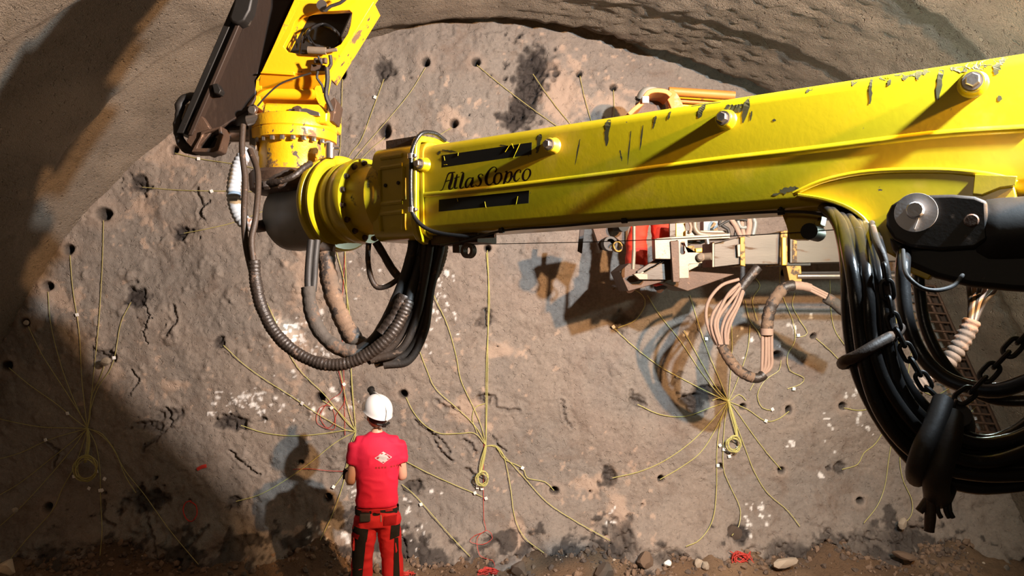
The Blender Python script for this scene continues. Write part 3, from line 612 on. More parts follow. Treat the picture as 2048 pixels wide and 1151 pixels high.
# the plate leans towards the camera a little at its top
def CP(px, py, d=0):
    Y = YC-(210-py)*.0006+d; return P(px, py, Y)
outer = [(522, 146), (545, 96), (566, 48), (588, 0), (604, -60), (660, -60), (716, -60), (790, -60), (748, 2), (716, 52), (684, 104), (657, 150), (622, 148), (590, 147), (560, 146), (540, 146)]
inner = [(567, 92), (582, 64), (590, 42), (604, 30), (622, 24), (642, 22), (664, 22), (698, 20), (704, 26), (700, 52), (694, 70), (682, 88), (664, 98), (640, 108), (606, 109), (576, 104)]
fr = NB(); ringplate(fr, [CP(*p) for p in outer], [CP(*p) for p in inner], (0, .045, 0)); tag(obj('cradle_plate', fr, M['amber'], cr, bev=.004), 'amber front plate with a cut opening')
for side, lab in ((((588, 0), (522, 146), (512, 160), (506, 222), (516, 222), (526, 160), (540, 120), (604, 0)), 'left cheek plate'), (((744, 0), (748, 4), (657, 152), (652, 150)), 'right edge plate')):
    fr = NB(); prism(fr, [CP(a, b, .0) for a, b in side], (0, .20, 0)); tag(obj('cheek_plate', fr, M['yellow_worn'], cr, bev=.003), lab)
fr = NB(); prism(fr, [CP(646, 152), CP(660, 148), CP(652, 190), CP(654, 222), CP(644, 232), CP(640, 214), CP(628, 190), CP(628, 176)], (0, .05, 0)); tag(obj('cheek_plate', fr, M['yellow_worn'], cr, bev=.003), 'curved right cheek ending in a pin eye')
fr = NB(); prism(fr, [CP(520, 146, -.02), CP(588, 150, -.02), CP(588, 143, -.02), CP(524, 142, -.02)], (0, .04, 0)); obj('weld_lip', fr, M['amber'], cr, bev=.002)
fr = NB(); cyl(fr, CP(518, 186, .03), CP(636, 188, .03), .036, 24); tag(obj('rolled_edge', fr, M['amber'], cr), 'rolled edge below the cradle plate')
# bent lower lip: a curved plate turning backwards
q = []
for k in range(13):
    a = math.radians(90*k/12); q.append((.0+.14*(1-math.cos(a)), -.0-.14*math.sin(a)))
fr = NB(); zt = CP(0, 148).z
for xa, xb in ((514, 652),):
    A_ = [fr.verts.new(Vector((CP(xa+8-8*min(1, k/6), 148).x, CP(0, 148).y+d, zt+z-.0))) for k, (d, z) in enumerate(q)]
    B_ = [fr.verts.new(Vector((CP(xb-18*min(1, k/8), 148).x, CP(0, 148).y+d, zt+z))) for k, (d, z) in enumerate(q)]
    for i in range(12): fr.faces.new((A_[i], A_[i+1], B_[i+1], B_[i]))
bmesh.ops.solidify(fr, geom=fr.faces[:], thickness=.02)
tag(obj('bent_lip', fr, M['amber'], cr), 'rounded lower lip of the cradle')
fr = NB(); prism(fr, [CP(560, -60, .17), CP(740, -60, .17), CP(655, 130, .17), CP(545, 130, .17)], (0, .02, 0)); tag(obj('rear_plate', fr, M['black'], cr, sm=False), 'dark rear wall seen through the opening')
for pts_, r_ in (([(606, 84), (616, 62), (640, 50), (668, 60), (680, 82), (672, 96)], .009), ([(612, 74), (624, 56), (650, 48), (676, 66), (684, 90)], .007), ([(600, 108), (604, 80), (612, 66), (630, 90), (655, 96), (664, 110)], .006),
                 ([(614, 66), (620, 84), (640, 92), (660, 96)], .006), ([(588, 66), (592, 78), (594, 96)], .005)):
    fr = NB(); tube(fr, [CP(a, b, .10-.06*(i % 2)) for i, (a, b) in enumerate(pts_)], r_, 8, .015); obj('inner_hose', fr, M['rubber_clean'], cr)
fr = NB(); cyl(fr, CP(616, 100, -.03), CP(652, 102, -.03), .020, 18); cyl(fr, CP(652, 102, -.03), CP(674, 99, -.03), .010, 12); tag(obj('sensor_barrel', fr, M['alu'], cr), 'bright metal sensor barrel')
fr = NB(); prism(fr, [CP(622, 128, -.06), CP(650, 130, -.06), CP(652, 142, -.06), CP(620, 142, -.06)], (0, .06, 0))
for a in (632, 642, 650): hexhead(fr, CP(a, 127, -.03), (0, 0, 1), .014, .03)
tag(obj('valve_block', fr, M['rust'], cr, bev=.003), 'small rusty valve block')
for pts_, r_, mt in (([(654, 134), (655, 160), (652, 190), (660, 212), (664, 222)], .013, 'rubber'), ([(636, 142), (634, 156), (644, 170), (648, 186)], .007, 'rubber'), ([(622, 146), (590, 156), (560, 168), (534, 190), (515, 212)], .005, 'rubber'),
                     ([(660, 110), (662, 128), (654, 140)], .01, 'rubber'), ([(650, 22), (662, 12), (680, 6), (700, -10)], .009, 'rubber'), ([(636, 112), (640, 120), (644, 128)], .006, 'rubber')):
    fr = NB(); tube(fr, [CP(a, b, -.09) for a, b in pts_], r_, 8, .02); obj('hose', fr, M[mt], cr)
for a, b, r_ in ((646, 14, .028), (510, 219, .022), (638, 222, .020)):
    fr = NB(); lathe(fr, CP(a, b, -.03), (0, -1, 0), [(0, r_), (.03, r_), (.03, r_*.6)], 16); tag(obj('pin', fr, M['steel'], cr), 'bare steel pin')

# ------------------------------------------------------------------ drill feed, hanging down left of the cradle
fd = thing('drill_feed', 'dark brown steel drill feed beam slanting up to the top edge at the upper left', 'drill feed')
FY = 4.10
def FPp(px, py, d=0): return P(px, py, FY+d)
body = [(430, 262), (500, 218), (511, 196), (514, 152), (590, -20), (727, -330), (660, -330), (508, 4), (390, 262), (376, 290), (392, 300), (412, 290)]
fr = NB(); prism(fr, [FPp(a, b) for a, b in body], (0, .26, 0)); tag(obj('feed_beam', fr, M['feed'], fd, bev=.006), 'flat brown side plate of the feed')
for pts_, wd, d, lab in ((((366, 266), (478, 10), (627, -330)), 14, -.03, 'outer slide rail'), (((384, 270), (496, 10), (645, -330)), 9, -.05, 'inner slide rail')):
    fr = NB()
    a = [FPp(*p, d) for p in pts_]; pr = [FPp(p[0]-wd, p[1], d) for p in pts_]
    prism(fr, a+pr[::-1], (0, .22, 0)); tag(obj('slide_rail', fr, M['black' if wd == 14 else 'feed'], fd, bev=.004), lab)
fr = NB(); prism(fr, [FPp(a, b, -.04) for a, b in ((392, 235), (404, 232), (424, 262), (400, 290), (384, 296), (372, 284))], (0, .05, 0)); tag(obj('end_plate', fr, M['rust'], fd, bev=.004), 'stained plate near the lower end')
# open box bracket at the lower end
o_ = [(402, 262), (442, 252), (444, 268), (436, 300), (426, 304), (382, 304), (386, 296), (400, 272)]
i_ = [(407, 267), (436, 258), (437, 268), (428, 294), (422, 296), (394, 296), (396, 290), (404, 274)]
fr = NB(); ringplate(fr, [FPp(a, b, -.06) for a, b in o_], [FPp(a, b, -.06) for a, b in i_], (0, .12, 0)); tag(obj('end_bracket', fr, M['rust'], fd, bev=.004), 'open box bracket at the lower end')
fr = NB(); prism(fr, [FPp(a, b, .05) for a, b in o_], (0, .02, 0)); obj('bracket_back', fr, M['feed'], fd)
# rubber buffer around the tip
bt = [(394, 196), (376, 194), (362, 206), (360, 224), (357, 248), (358, 272), (366, 290), (380, 300), (398, 302)]
fr = NB(); tube(fr, [FPp(a, b, .03) for a, b in bt], .026, 12, .015, lambda L, i: 1+.18*math.sin(L*90)*math.sin(L*37)); tag(obj('rubber_buffer', fr, M['rubber'], fd), 'lumpy black rubber buffer around the tip')
fr = NB(); prism(fr, [FPp(a, b, .0) for a, b in ((372, 206), (388, 204), (394, 216), (378, 262), (366, 262), (362, 236))], (0, .12, 0)); tag(obj('tip_plate', fr, M['alu'], fd, bev=.008), 'scuffed pale plate inside the buffer')
fr = NB(); prism(fr, [FPp(a, b, -.08) for a, b in ((458, 34), (466, 8), (474, -30), (510, -30), (500, 20), (488, 42), (474, 48), (462, 44))], (0, .2, 0)); tag(obj('hose_drum_block', fr, M['black'], fd, bev=.012), 'black block on the rail at the top')
fr = NB(); prism(fr, [FPp(a, b, -.07) for a, b in ((424, 168), (434, 166), (442, 180), (438, 188), (428, 186))], (0, .06, 0)); obj('rail_clamp', fr, M['black'], fd, bev=.004)
# ------------------------------------------------------------------ boom lift cylinder at the right
YL = .17
def CQ(px, py, off=0): return BQ(px, py, YL+off)
hc = thing('hydraulic_cylinder', 'fat black lift cylinder with a round washer pin at the lower right of the boom', 'hydraulic cylinder')
pts_ = [(1835, 390), (1905, 388), (1950, 392), (1975, 402), (1978, 478), (1950, 496), (1880, 500), (1820, 494), (1786, 478), (1772, 452), (1772, 430), (1782, 410), (1805, 395)]
fr = NB(); prism(fr, [CQ(a, b) for a, b in pts_], -BN*.19); tag(obj('clevis', fr, M['black'], hc, bev=.010, seg=3), 'rounded black eye end')
low = [(1776, 470), (1830, 490), (1975, 480), (2075, 480), (2075, 585), (2020, 582), (1940, 574), (1870, 556), (1810, 530), (1784, 500)]
fr = NB(); prism(fr, [CQ(a, b, -.04) for a, b in low], -BN*.12); tag(obj('clevis_lower', fr, M['black'], hc, bev=.02, seg=3), 'black lower half of the eye end')
fr = NB(); c0 = CQ(1968, 472, -.10); s_, h_ = BP(1968, 472, YL-.10)
lathe(fr, B(s_-.02, h_+.01, YL-.10), BD, [(0, .085), (.03, .102), (.06, .104), (.62, .104)], 48); tag(obj('barrel', fr, M['black'], hc), 'round black barrel')
c = CQ(1832, 425, 0)
fr = NB(); lathe(fr, c, BN, [(0, .060), (.0095, .060), (.0100, .0597)], 40); pw = tag(obj('pin_washer', fr, M['washer'], hc), 'large pale zinc washer')
fr = NB(); hexhead(fr, c+BN*.009+BU*.006, BN, .025, .034, 12); obj('pin_bolt', fr, M['washer'], pw, ang=30)
fr = NB(); box(fr, c+BN*.014-BU*.034+BD*.0, (BD*.35+BU, BN, BD-BU*.35), (.035, .004, .006)); obj('split_pin', fr, M['tag'], pw)
fr = NB(); lathe(fr, CQ(1943, 441), BN, [(0, .020), (.006, .020), (.010, .016)], 24); tag(obj('plug', fr, M['rust'], hc), 'rusty brass plug')
fr = NB(); prism(fr, [CQ(a, b, -.05) for a, b in ((1792, 505), (1816, 520), (1846, 532), (1866, 546), (1856, 560), (1820, 545), (1795, 525))], -BN*.10); tag(obj('torn_bushing', fr, M['yellow_deep'], hc, bev=.004), 'worn yellowish underside patch')
# ------------------------------------------------------------------ hoses
def hose(name, mat, pts, r, Y=None, parent=None, n=12, step=.02, ribs=None, label=None, cat=None, group=None, rough_=0):
    """pts: (px, py) at depth Y or (px, py, Y)"""
    q = [P(p[0], p[1], p[2] if len(p) > 2 else Y) for p in pts]; ph = random.random()*9
    rf = None
    if ribs: rf = lambda L, i: 1+ribs[1]*(abs(math.sin(L*math.pi/ribs[0]+ph))-.5)+rough_*math.sin(L*41+ph)*math.sin(L*17)
    elif rough_: rf = lambda L, i: 1+rough_*math.sin(L*60+ph)*math.sin(L*23+ph)
    b_ = NB(); tube(b_, q, r, n, step, rf)
    o = obj(name, b_, M[mat], parent, ang=60); tag(o, label, cat, group); return o
# --- loops hanging under the boom tip
h = thing('wrapped_hose', 'long dark taped hose hanging in the lowest loop from the swivel housing', 'hose')
hose('hose_wrap', 'wrap_dark', [(508, 520, 3.72), (511, 560, 3.72), (522, 610, 3.71), (548, 662, 3.70), (590, 703, 3.69), (640, 726, 3.68), (690, 727, 3.68), (735, 708, 3.68), (775, 676, 3.68), (800, 640, 3.7), (818, 600, 3.72)], .030, None, h, 16, .005, (.019, .13), 'ribbed dark tape wrap', rough_=.06)
hose('hose', 'muddy', [(486, 250, 3.95), (484, 300, 3.9), (490, 360, 3.85), (488, 430, 3.76), (492, 490, 3.73), (504, 545, 3.72), (512, 575, 3.72)], .016, None, h, 12, .015, label='bare muddy hose')
hose('hose', 'muddy', [(500, 300, 3.95), (516, 350, 3.86), (512, 430, 3.74), (503, 480, 3.71), (508, 530, 3.71), (514, 570, 3.71)], .016, None, h, 12, .015)
hose('hose', 'rubber', [(818, 600, 3.72), (832, 550, 3.75), (842, 500, 3.78), (848, 470, 3.8)], .024, None, h, 12, .015)
h = thing('guarded_hose', 'pale spiral-guarded hose curving left of the grey motor housing', 'hose')
hose('spiral_guard', 'pale_hose', [(498, 300, 4.1), (480, 325, 4.08), (469, 360, 4.06), (468, 398, 4.05), (478, 430, 4.05), (492, 446, 4.05), (512, 452, 4.06)], .036, None, h, 16, .004, (.022, .16), 'pale grey spiral guard')
hose('hose_end', 'muddy', [(500, 449, 4.08), (522, 452, 4.2), (560, 440, 4.35)], .034, None, h, 14, .02, (.04, .1))
h = thing('taped_hose', 'thick mud-caked taped hose hanging right below the grey motor', 'hose')
hose('hose_wrap', 'wrap', [(652, 506, 3.92), (656, 545, 3.90), (668, 595, 3.88), (688, 645, 3.86), (712, 682, 3.84), (740, 700, 3.82)], .046, None, h, 18, .006, (.038, .09), rough_=.09)
hose('hose_cuff', 'rust', [(642, 494, 3.92), (652, 497, 3.92), (668, 500, 3.92)], .030, None, h, 14, .01, label='rusty steel cuff')
h = thing('grey_taped_hose', 'thinner grey taped hose between the dark loop and the thick muddy one', 'hose')
hose('hose_wrap', 'wrap_grey', [(616, 574, 3.80), (620, 610, 3.79), (630, 645, 3.78), (650, 676, 3.77), (682, 698, 3.76), (720, 704, 3.76), (760, 690, 3.76), (785, 665, 3.76)], .036, None, h, 16, .008, (.042, .09), rough_=.07)
hose('hose', 'rubber', [(622, 480, 3.86), (618, 520, 3.84), (616, 560, 3.81), (617, 582, 3.8)], .019, None, h)
hose('hose', 'rubber', [(634, 480, 3.88), (630, 520, 3.86), (628, 560, 3.82), (626, 582, 3.81)], .019, None, h)
h = thing('hose_bundle', 'bundle of bare muddy hoses falling from under the yellow end casting', 'hose bundle')
for i, (a, b, c, d, e, r_) in enumerate([((838, 488), (826, 560), (798, 628), (764, 686), (722, 716), .024), ((850, 488), (840, 560), (818, 636), (786, 690), (735, 722), .022), ((862, 488), (850, 560), (832, 640), (800, 700), (742, 720), .020),
                                       ((872, 488), (856, 570), (842, 650), (812, 708), (750, 727), .021), ((884, 488), (862, 580), (850, 660), (818, 720), (768, 730), .020), ((826, 488), (812, 545), (786, 610), (752, 672), (712, 705), .026),
                                       ((832, 488), (822, 540), (800, 600), (768, 655), (740, 690), .024)]):
    y = 3.78-.02*(i % 3)+.015*(i == 5)
    hose('hose', ['muddy', 'rubber'][i in (0, 5, 6)], [(a[0]-4, a[1]-14, y+.03), a+(y,), b+(y,), c+(y,), d+(y,), e+(y,)], r_, None, h, 12, .015, rough_=.04)
hose('tape', 'wrap_dark', [(810, 590, 3.73), (790, 632, 3.72), (765, 668, 3.71)], .034, None, h, 14, .008, (.03, .12), 'black tape around two hoses', rough_=.1)
hose('short_looped_hose', 'muddy', [(737, 486, 3.8), (736, 520, 3.8), (742, 555, 3.8), (755, 574, 3.8), (778, 570, 3.79), (805, 550, 3.78), (825, 530, 3.78)], .014, None, None, 12, .012, rough_=.08, label='thin dark hose making a tight loop below the ring flange', cat='hose')
hose('short_looped_hose', 'muddy', [(752, 484, 3.82), (768, 510, 3.82), (786, 540, 3.81), (806, 562, 3.8), (822, 575, 3.8)], .021, None, None, 12, .012, rough_=.05, label='short muddy hose slanting down right of the thin tight loop', cat='hose')
hose('ribbed_hose', 'wrap', [(888, 480, 3.86), (884, 510, 3.86), (874, 540, 3.86), (860, 562, 3.86), (846, 580, 3.86)], .026, None, None, 14, .006, (.018, .14), label='short ribbed brown hose at the right side of the hose bundle', cat='hose')

# --- big black bundle at the right
h = thing('hose_bundle', 'thick sagging bundle of glossy black hoses at the right edge', 'hose bundle')
Lf = [(1636, 405), (1668, 440), (1688, 500), (1698, 570), (1702, 650), (1712, 735), (1742, 815), (1792, 885), (1856, 940), (1935, 968), (2010, 975), (2120, 965)]
Rt = [(1735, 440), (1748, 470), (1762, 530), (1775, 610), (1786, 690), (1812, 765), (1850, 820), (1900, 858), (1960, 880), (2010, 870), (2060, 842), (2120, 790)]
seeds = [(0, 0), (.16, -.05), (.33, .01), (.5, -.06), (.66, 0), (.84, -.03), (1, .03), (.08, .06), (.42, .06), (.75, .06), (.25, .09), (.58, .09)]
for k, (u, dy) in enumerate(seeds):
    q = []
    for i, (a, b) in enumerate(zip(Lf, Rt)):
        uu = u+.05*math.sin(i*1.3+k*2); Y = 1.92+dy-.035*i/10+(.83 if i == 0 else .42 if i == 1 else .08 if i == 2 else 0)
        uu = u if i == 0 else uu; q.append((a[0]*(1-uu)+b[0]*uu, a[1]*(1-uu)+b[1]*uu, Y))
    hose('hose', 'rubber_clean', q, .0175, None, h, 12, .02)
hose('hose', 'muddy', [(1742, 440, 2.6), (1752, 480, 1.98), (1768, 520, 1.87), (1776, 580, 1.87), (1784, 620, 1.88)], .010, None, h, 12, .02, label='thin dusty hose at the right side of the bundle')
hose('tie_hose', 'muddy', [(1800, 655, 1.93), (1788, 668, 1.86), (1750, 690, 1.82), (1712, 712, 1.82), (1688, 722, 1.85), (1690, 728, 1.95), (1740, 712, 2.03), (1790, 672, 2.0), (1800, 655, 1.93)], .014, None, h, 12, .01, label='piece of hose tied round the bundle')
h = thing('hose_sling', 'pair of short fat rubber slings gripping the black bundle at its lowest point', 'sling')
hose('sling_loop', 'rubber', [(1886, 800, 1.80), (1868, 850, 1.76), (1846, 895, 1.74), (1834, 935, 1.76), (1836, 952, 1.86), (1862, 900, 2.0), (1890, 850, 2.0), (1898, 810, 1.95)], .024, None, h, 14, .012)
hose('sling_loop', 'rubber', [(1900, 832, 1.80), (1896, 875, 1.75), (1882, 920, 1.73), (1872, 966, 1.76), (1880, 990, 1.86), (1905, 920, 2.0), (1925, 860, 2.0), (1918, 830, 1.9)], .030, None, h, 14, .012)
hose('loose_end', 'muddy', [(1866, 960, 1.80), (1862, 1000, 1.80), (1860, 1040, 1.80), (1858, 1062, 1.80)], .013, None, h, 10, .01, rough_=.2)
hose('loose_end', 'muddy', [(1874, 960, 1.81), (1862, 990, 1.81), (1846, 1012, 1.81), (1838, 1022, 1.81)], .011, None, h, 10, .01, rough_=.1)
fr = NB(); prism(fr, [P(a, b, 1.80) for a, b in ((1872, 975), (1906, 980), (1900, 1012), (1872, 1010))], (0, .06, 0)); obj('end_clamp', fr, M['black'], h, bev=.004)
for a in (1874, 1890, 1898): hose('loose_end', 'rubber', [(a, 1005, 1.81), (a+2, 1022, 1.81), (a+8, 1034, 1.81)], .006, None, h, 8, .01)
# big single hoses passing behind the chain
hose('black_hose', 'rubber_clean', [(1812, 470, 2.45), (1806, 530, 2.28), (1806, 570, 2.25), (1814, 640, 2.22), (1840, 705, 2.2), (1885, 752, 2.15), (1940, 774, 2.1), (1995, 780, 2.05), (2060, 760, 2.0), (2110, 740, 1.95)], .0215, None, None, 14, .02, label='big glossy black hose sweeping from the cylinder to the right edge, upper of two', cat='hose')
hose('black_hose', 'rubber_clean', [(1840, 490, 2.5), (1836, 540, 2.36), (1840, 590, 2.35), (1850, 650, 2.34), (1876, 708, 2.32), (1918, 760, 2.3), (1980, 796, 2.25), (2060, 800, 2.2), (2110, 792, 2.15)], .018, None, None, 14, .02, label='big glossy black hose sweeping to the right edge, lower of two', cat='hose')
hose('thin_hose', 'rubber', [(1806, 500, 2.25), (1810, 540, 2.05), (1822, 560, 2.0), (1845, 576, 2.0), (1875, 580, 2.0), (1908, 570, 2.05), (1925, 550, 2.2)], .006, None, None, 10, .01, label='thin black line drooping right under the black cylinder eye', cat='hose')
h = thing('spiral_hose', 'ribbed grey-brown hose splitting into thin hoses under the black cylinder', 'hose')
hose('spiral_guard', 'wrap_grey', [(1944, 640, 3.4), (1932, 668, 3.4), (1912, 702, 3.4), (1890, 730, 3.4), (1862, 752, 3.4)], .036, None, h, 16, .005, (.030, .22))
hose('spiral_guard', 'wrap_grey', [(1850, 764, 3.4), (1828, 775, 3.4), (1822, 777, 3.4)], .038, None, h, 16, .005, (.026, .2))
hose('inner_hose', 'wrap_dark', [(1870, 750, 3.4), (1835, 770, 3.4), (1800, 784, 3.4)], .026, None, h, 12, .01)
for i, (a, b) in enumerate([(1936, 560), (1948, 560), (1960, 560), (1972, 565), (1992, 570)]):
    hose('thin_hose', ['rubber', 'dusty_hose'][i % 2], [(1940, 500, 2.7), (a, b, 3.3), ((a+1944)/2, 605, 3.39), (1944+(i-2)*3, 645, 3.4)], .010, None, h, 8, .02)
# --- chains
def chain(label, pts, L, r, gap=.78):
    t = thing('chain', label, 'chain'); q = catmull([P(*p) for p in pts], .004)
    d = [0]
    for a, b in zip(q, q[1:]): d.append(d[-1]+(b-a).length)
    n = max(2, int(d[-1]/(L*gap))); me = None; k = 0
    for i in range(n):
        s_ = (i+.5)*d[-1]/n
        while k < len(d)-2 and d[k+1] < s_: k += 1
        p = q[k].lerp(q[k+1], (s_-d[k])/max(1e-6, d[k+1]-d[k])); T = (q[min(k+4, len(q)-1)]-q[max(k-4, 0)]).normalized()
        if me is None:
            b_ = NB(); W = L*.27; pp = []
            for j in range(20):
                a = 2*math.pi*j/20; x = W*math.cos(a); y = (L/2-W)*(1 if math.sin(a) > 0 else -1)*min(1, abs(math.sin(a))*3)+W*math.sin(a); pp.append(Vector((x, 0, y)))
            pp.append(pp[0]); tube(b_, pp, r, 7, sm=False, cap=False); bmesh.ops.remove_doubles(b_, verts=b_.verts, dist=1e-5)
            o = obj('chain_link', b_, M['black'], t); me = o.data
        else: o = link(me, 'chain_link', t)
        x, y, z = frame(T, (0, -1, .2)); ang_ = math.radians(20+90*(i % 2)); xx = x*math.cos(ang_)+y*math.sin(ang_); yy = z.cross(xx)
        o.matrix_local = Matrix.Translation(p) @ Matrix((xx, yy, z)).transposed().to_4x4()
    return t
chain('black chain hanging beside the bundle of black hoses', [(1768, 530, 1.85), (1776, 585, 1.85), (1786, 640, 1.85), (1808, 690, 1.85), (1832, 735, 1.85), (1856, 775, 1.85), (1880, 798, 1.85)], .050, .0055)
chain('black chain rising to the right edge above the slings', [(2110, 610, 1.85), (2048, 672, 1.85), (1990, 732, 1.85), (1950, 775, 1.85), (1916, 800, 1.85)], .054, .0062)
chain('short chain dropping from the joined chains to the slings', [(1912, 800, 1.84), (1902, 826, 1.84), (1890, 852, 1.84)], .036, .0045)
# ------------------------------------------------------------------ work platform and its boom, close to the face
YB = 6.1
def R5(u, v): return (1180+u/4.452, 420+v/4.452)
def slab(parent, name, mat, pts, Y, depth, label=None, bev=.004, r5=True):
    b_ = NB(); prism(b_, [P(*(R5(*p) if r5 else p), Y) for p in pts], (0, depth, 0)); return tag(obj(name, b_, M[mat], parent, bev=bev), label)
tb = thing('platform_boom', 'grey telescopic steel beam under the yellow boom carrying the work platform', 'boom')
slab(tb, 'beam_section', 'beam_grey', [(1106, 300), (1330, 240), (1345, 480), (1106, 508)], YB-.02, .3, 'short light grey inner section')
slab(tb, 'beam_end_plate', 'alu', [(1088, 285), (1108, 280), (1108, 508), (1088, 508)], YB-.04, .32)
slab(tb, 'beam_section', 'beam_grey', [(1370, 232), (1700, 196), (1700, 480), (1370, 482)], YB-.03, .32, 'middle grey section')
slab(tb, 'beam_strap', 'strap', [(1338, 240), (1380, 236), (1384, 500), (1340, 490)], YB-.05, .34)
slab(tb, 'wear_pad', 'alu', [(1310, 305), (1340, 300), (1340, 415), (1316, 415)], YB-.06, .03)
slab(tb, 'beam_collar', 'strap', [(1700, 185), (1760, 180), (1760, 490), (1690, 490)], YB-.07, .38, 'yellow collar around the beam')
slab(tb, 'collar_edge', 'amber', [(1712, 240), (1748, 240), (1748, 490), (1712, 490)], YB-.10, .03)
slab(tb, 'beam_section', 'beam_grey', [(1580, 462), (1860, 380), (1860, 520), (1580, 526)], YB-.05, .38, 'outer grey section', r5=False)
slab(tb, 'painted_patch', 'strap', [(1585, 480), (1594, 478), (1594, 524), (1585, 525)], YB-.056, .006, r5=False)
slab(tb, 'hanging_bracket', 'strap', [(1572, 528), (1602, 528), (1604, 565), (1580, 568)], YB-.02, .10, r5=False)
slab(tb, 'bracket_strap', 'black', [(1560, 524), (1622, 524), (1622, 531), (1560, 531)], YB-.03, .2, r5=False)
fr = NB(); cyl(fr, P(1594, 552, YB-.02), P(1850, 551, YB-.02), .022, 20); tag(obj('cylinder_rod', fr, M['steel'], tb), 'bare steel rod below the beam')
fr = NB(); cyl(fr, P(1594, 545, YB+.03), P(1850, 543, YB+.03), .010, 10); obj('control_line', fr, M['rubber'], tb)

wp = thing('work_platform', 'work platform with machined steel brackets hanging in front of the rock face', 'platform')
slab(wp, 'floor_pan', 'rust', [(260, 540), (345, 470), (900, 540), (1290, 570), (870, 722), (640, 640), (340, 722)], YB+.02, .55, 'dark floor pan', bev=.006)
slab(wp, 'skirt_plate', 'rust', [(262, 545), (350, 470), (420, 520), (700, 560), (740, 610), (340, 722)], YB-.05, .06, 'slanted brown skirt plate')
slab(wp, 'side_plate', 'beam_grey', [(420, 540), (580, 440), (740, 340), (760, 620), (420, 620)], YB-.08, .05, 'large grey side plate')
slab(wp, 'square_tube', 'alu', [(575, 255), (725, 250), (718, 436), (580, 434)], YB-.20, .12, 'square tube with a bright end')
slab(wp, 'top_rail', 'alu', [(590, 250), (780, 232), (1250, 205), (1250, 250), (780, 272), (590, 292)], YB-.16, .1)
slab(wp, 'post_plate', 'rust', [(716, 275), (790, 272), (800, 640), (740, 640)], YB-.22, .06, 'dark upright plate')
b_ = NB(); o_ = [(780, 262), (868, 262), (870, 380), (1000, 380), (1000, 470), (880, 480), (880, 605), (780, 610)]; i_ = [(806, 290), (842, 290), (845, 330), (845, 360), (845, 380), (838, 390), (815, 392), (804, 380)]
ringplate(b_, [P(*R5(*p), YB-.20) for p in o_], [P(*R5(*p), YB-.20) for p in i_], (0, .05, 0)); tag(obj('slotted_plate', b_, M['alu'], wp, bev=.003), 'pale machined plate with a long slot')
fr = NB(); a = P(*R5(965, 418), YB-.2); b = P(*R5(1080, 410), YB-.25); cyl(fr, a, b, .030, 22); lathe(fr, P(*R5(990, 418), YB-.21), (-.4, -1, 0), [(0, .034), (.03, .034), (.045, .02)], 20); tag(obj('pivot_pin', fr, M['alu'], wp), 'round pale pivot pin')
slab(wp, 'gusset', 'alu', [(870, 480), (975, 470), (960, 500), (880, 540)], YB-.2, .05)
for k in range(6):
    u = 470+k*36; v = 560-k*20
    slab(wp, 'step_bar', ['alu', 'black'][k % 2], [(u-36, v+6), (u+46, v-40), (u+58, v-32), (u-24, v+16)], YB-.13, .03, bev=.001)
slab(wp, 'end_block', 'alu', [(385, 570), (420, 560), (515, 565), (518, 618), (440, 618)], YB-.18, .08, 'pale end block')
fr = NB(); cyl(fr, P(1268, 440, YB-.24), P(1268, 500, YB-.24), .014, 14); cyl(fr, P(1268, 500, YB-.24), P(1266, 538, YB-.24), .016, 14); tag(obj('grab_post', fr, M['alu'], wp), 'slim pale grey post')
slab(wp, 'yellow_panel', 'amber', [(765, 100), (850, 98), (850, 250), (765, 250)], YB+.05, .04)
slab(wp, 'grey_panel', 'beam_grey', [(708, 100), (765, 98), (765, 235), (708, 238)], YB+.06, .03)
slab(wp, 'control_box', 'alu', [(850, 180), (1250, 180), (1250, 255), (850, 262)], YB+.0, .2)
slab(wp, 'control_box', 'grey', [(1010, 95), (1140, 95), (1140, 190), (1010, 190)], YB+.12, .12, 'grey valve box')
slab(wp, 'hose_guard', 'strap', [(870, 320), (930, 316), (934, 380), (870, 382)], YB-.1, .05); slab(wp, 'hose_guard', 'amber', [(940, 340), (1000, 336), (1000, 372), (944, 376)], YB-.12, .05)
for k, pts_ in enumerate([[(935, 60), (930, 150), (960, 200), (1020, 220), (1240, 225)], [(880, 90), (900, 150), (890, 200)], [(1180, 60), (1150, 120), (1230, 170), (1240, 240)], [(1240, 60), (1290, 130), (1320, 190), (1340, 235)],
                          [(1400, 40), (1420, 120), (1400, 235)], [(1440, 50), (1470, 110), (1450, 220)], [(1330, 50), (1250, 110), (1300, 150), (1290, 230)], [(1150, 140), (1240, 90), (1330, 80), (1400, 90)], [(1380, 50), (1350, 110), (1370, 235)], [(1300, 50), (1340, 150), (1390, 150)],
                          [(820, 290), (850, 310), (900, 290), (980, 290), (1060, 262)], [(860, 270), (900, 280), (960, 262), (1040, 270)]]):
    q = [R5(*p)+(YB-.02-.012*(k % 4),) for p in pts_]
    hose('hose', ['alu', 'dusty_hose', 'rubber', 'dusty_hose', 'dusty_hose', 'grey', 'rubber', 'rubber', 'dusty_hose', 'grey', 'rubber', 'rubber'][k], q, [.024, .012, .014, .022, .026, .02, .012, .01, .02, .016, .012, .010][k], None, wp, 8, .03)
hose('hose', 'steel', [R5(1040, 255)+(YB-.14,), R5(1048, 300)+(YB-.14,)], .022, None, wp, 12, .02)
slab(wp, 'lamp_bracket', 'rust', [(1185, 455), (1240, 446), (1262, 452), (1250, 490), (1225, 470), (1212, 498), (1200, 500)], YB-.1, .10, r5=False)
fr = NB(); lathe(fr, P(1235, 452, YB-.16), (.4, -1, 0), [(0, .05), (.10, .05)], 22); lathe(fr, P(1215, 488, YB-.14), (.2, -1, 0), [(0, .058), (.08, .058), (.08, .04), (.02, .04)], 22); obj('bracket_tube', fr, M['black'], wp)['kind'] = 'stuff'
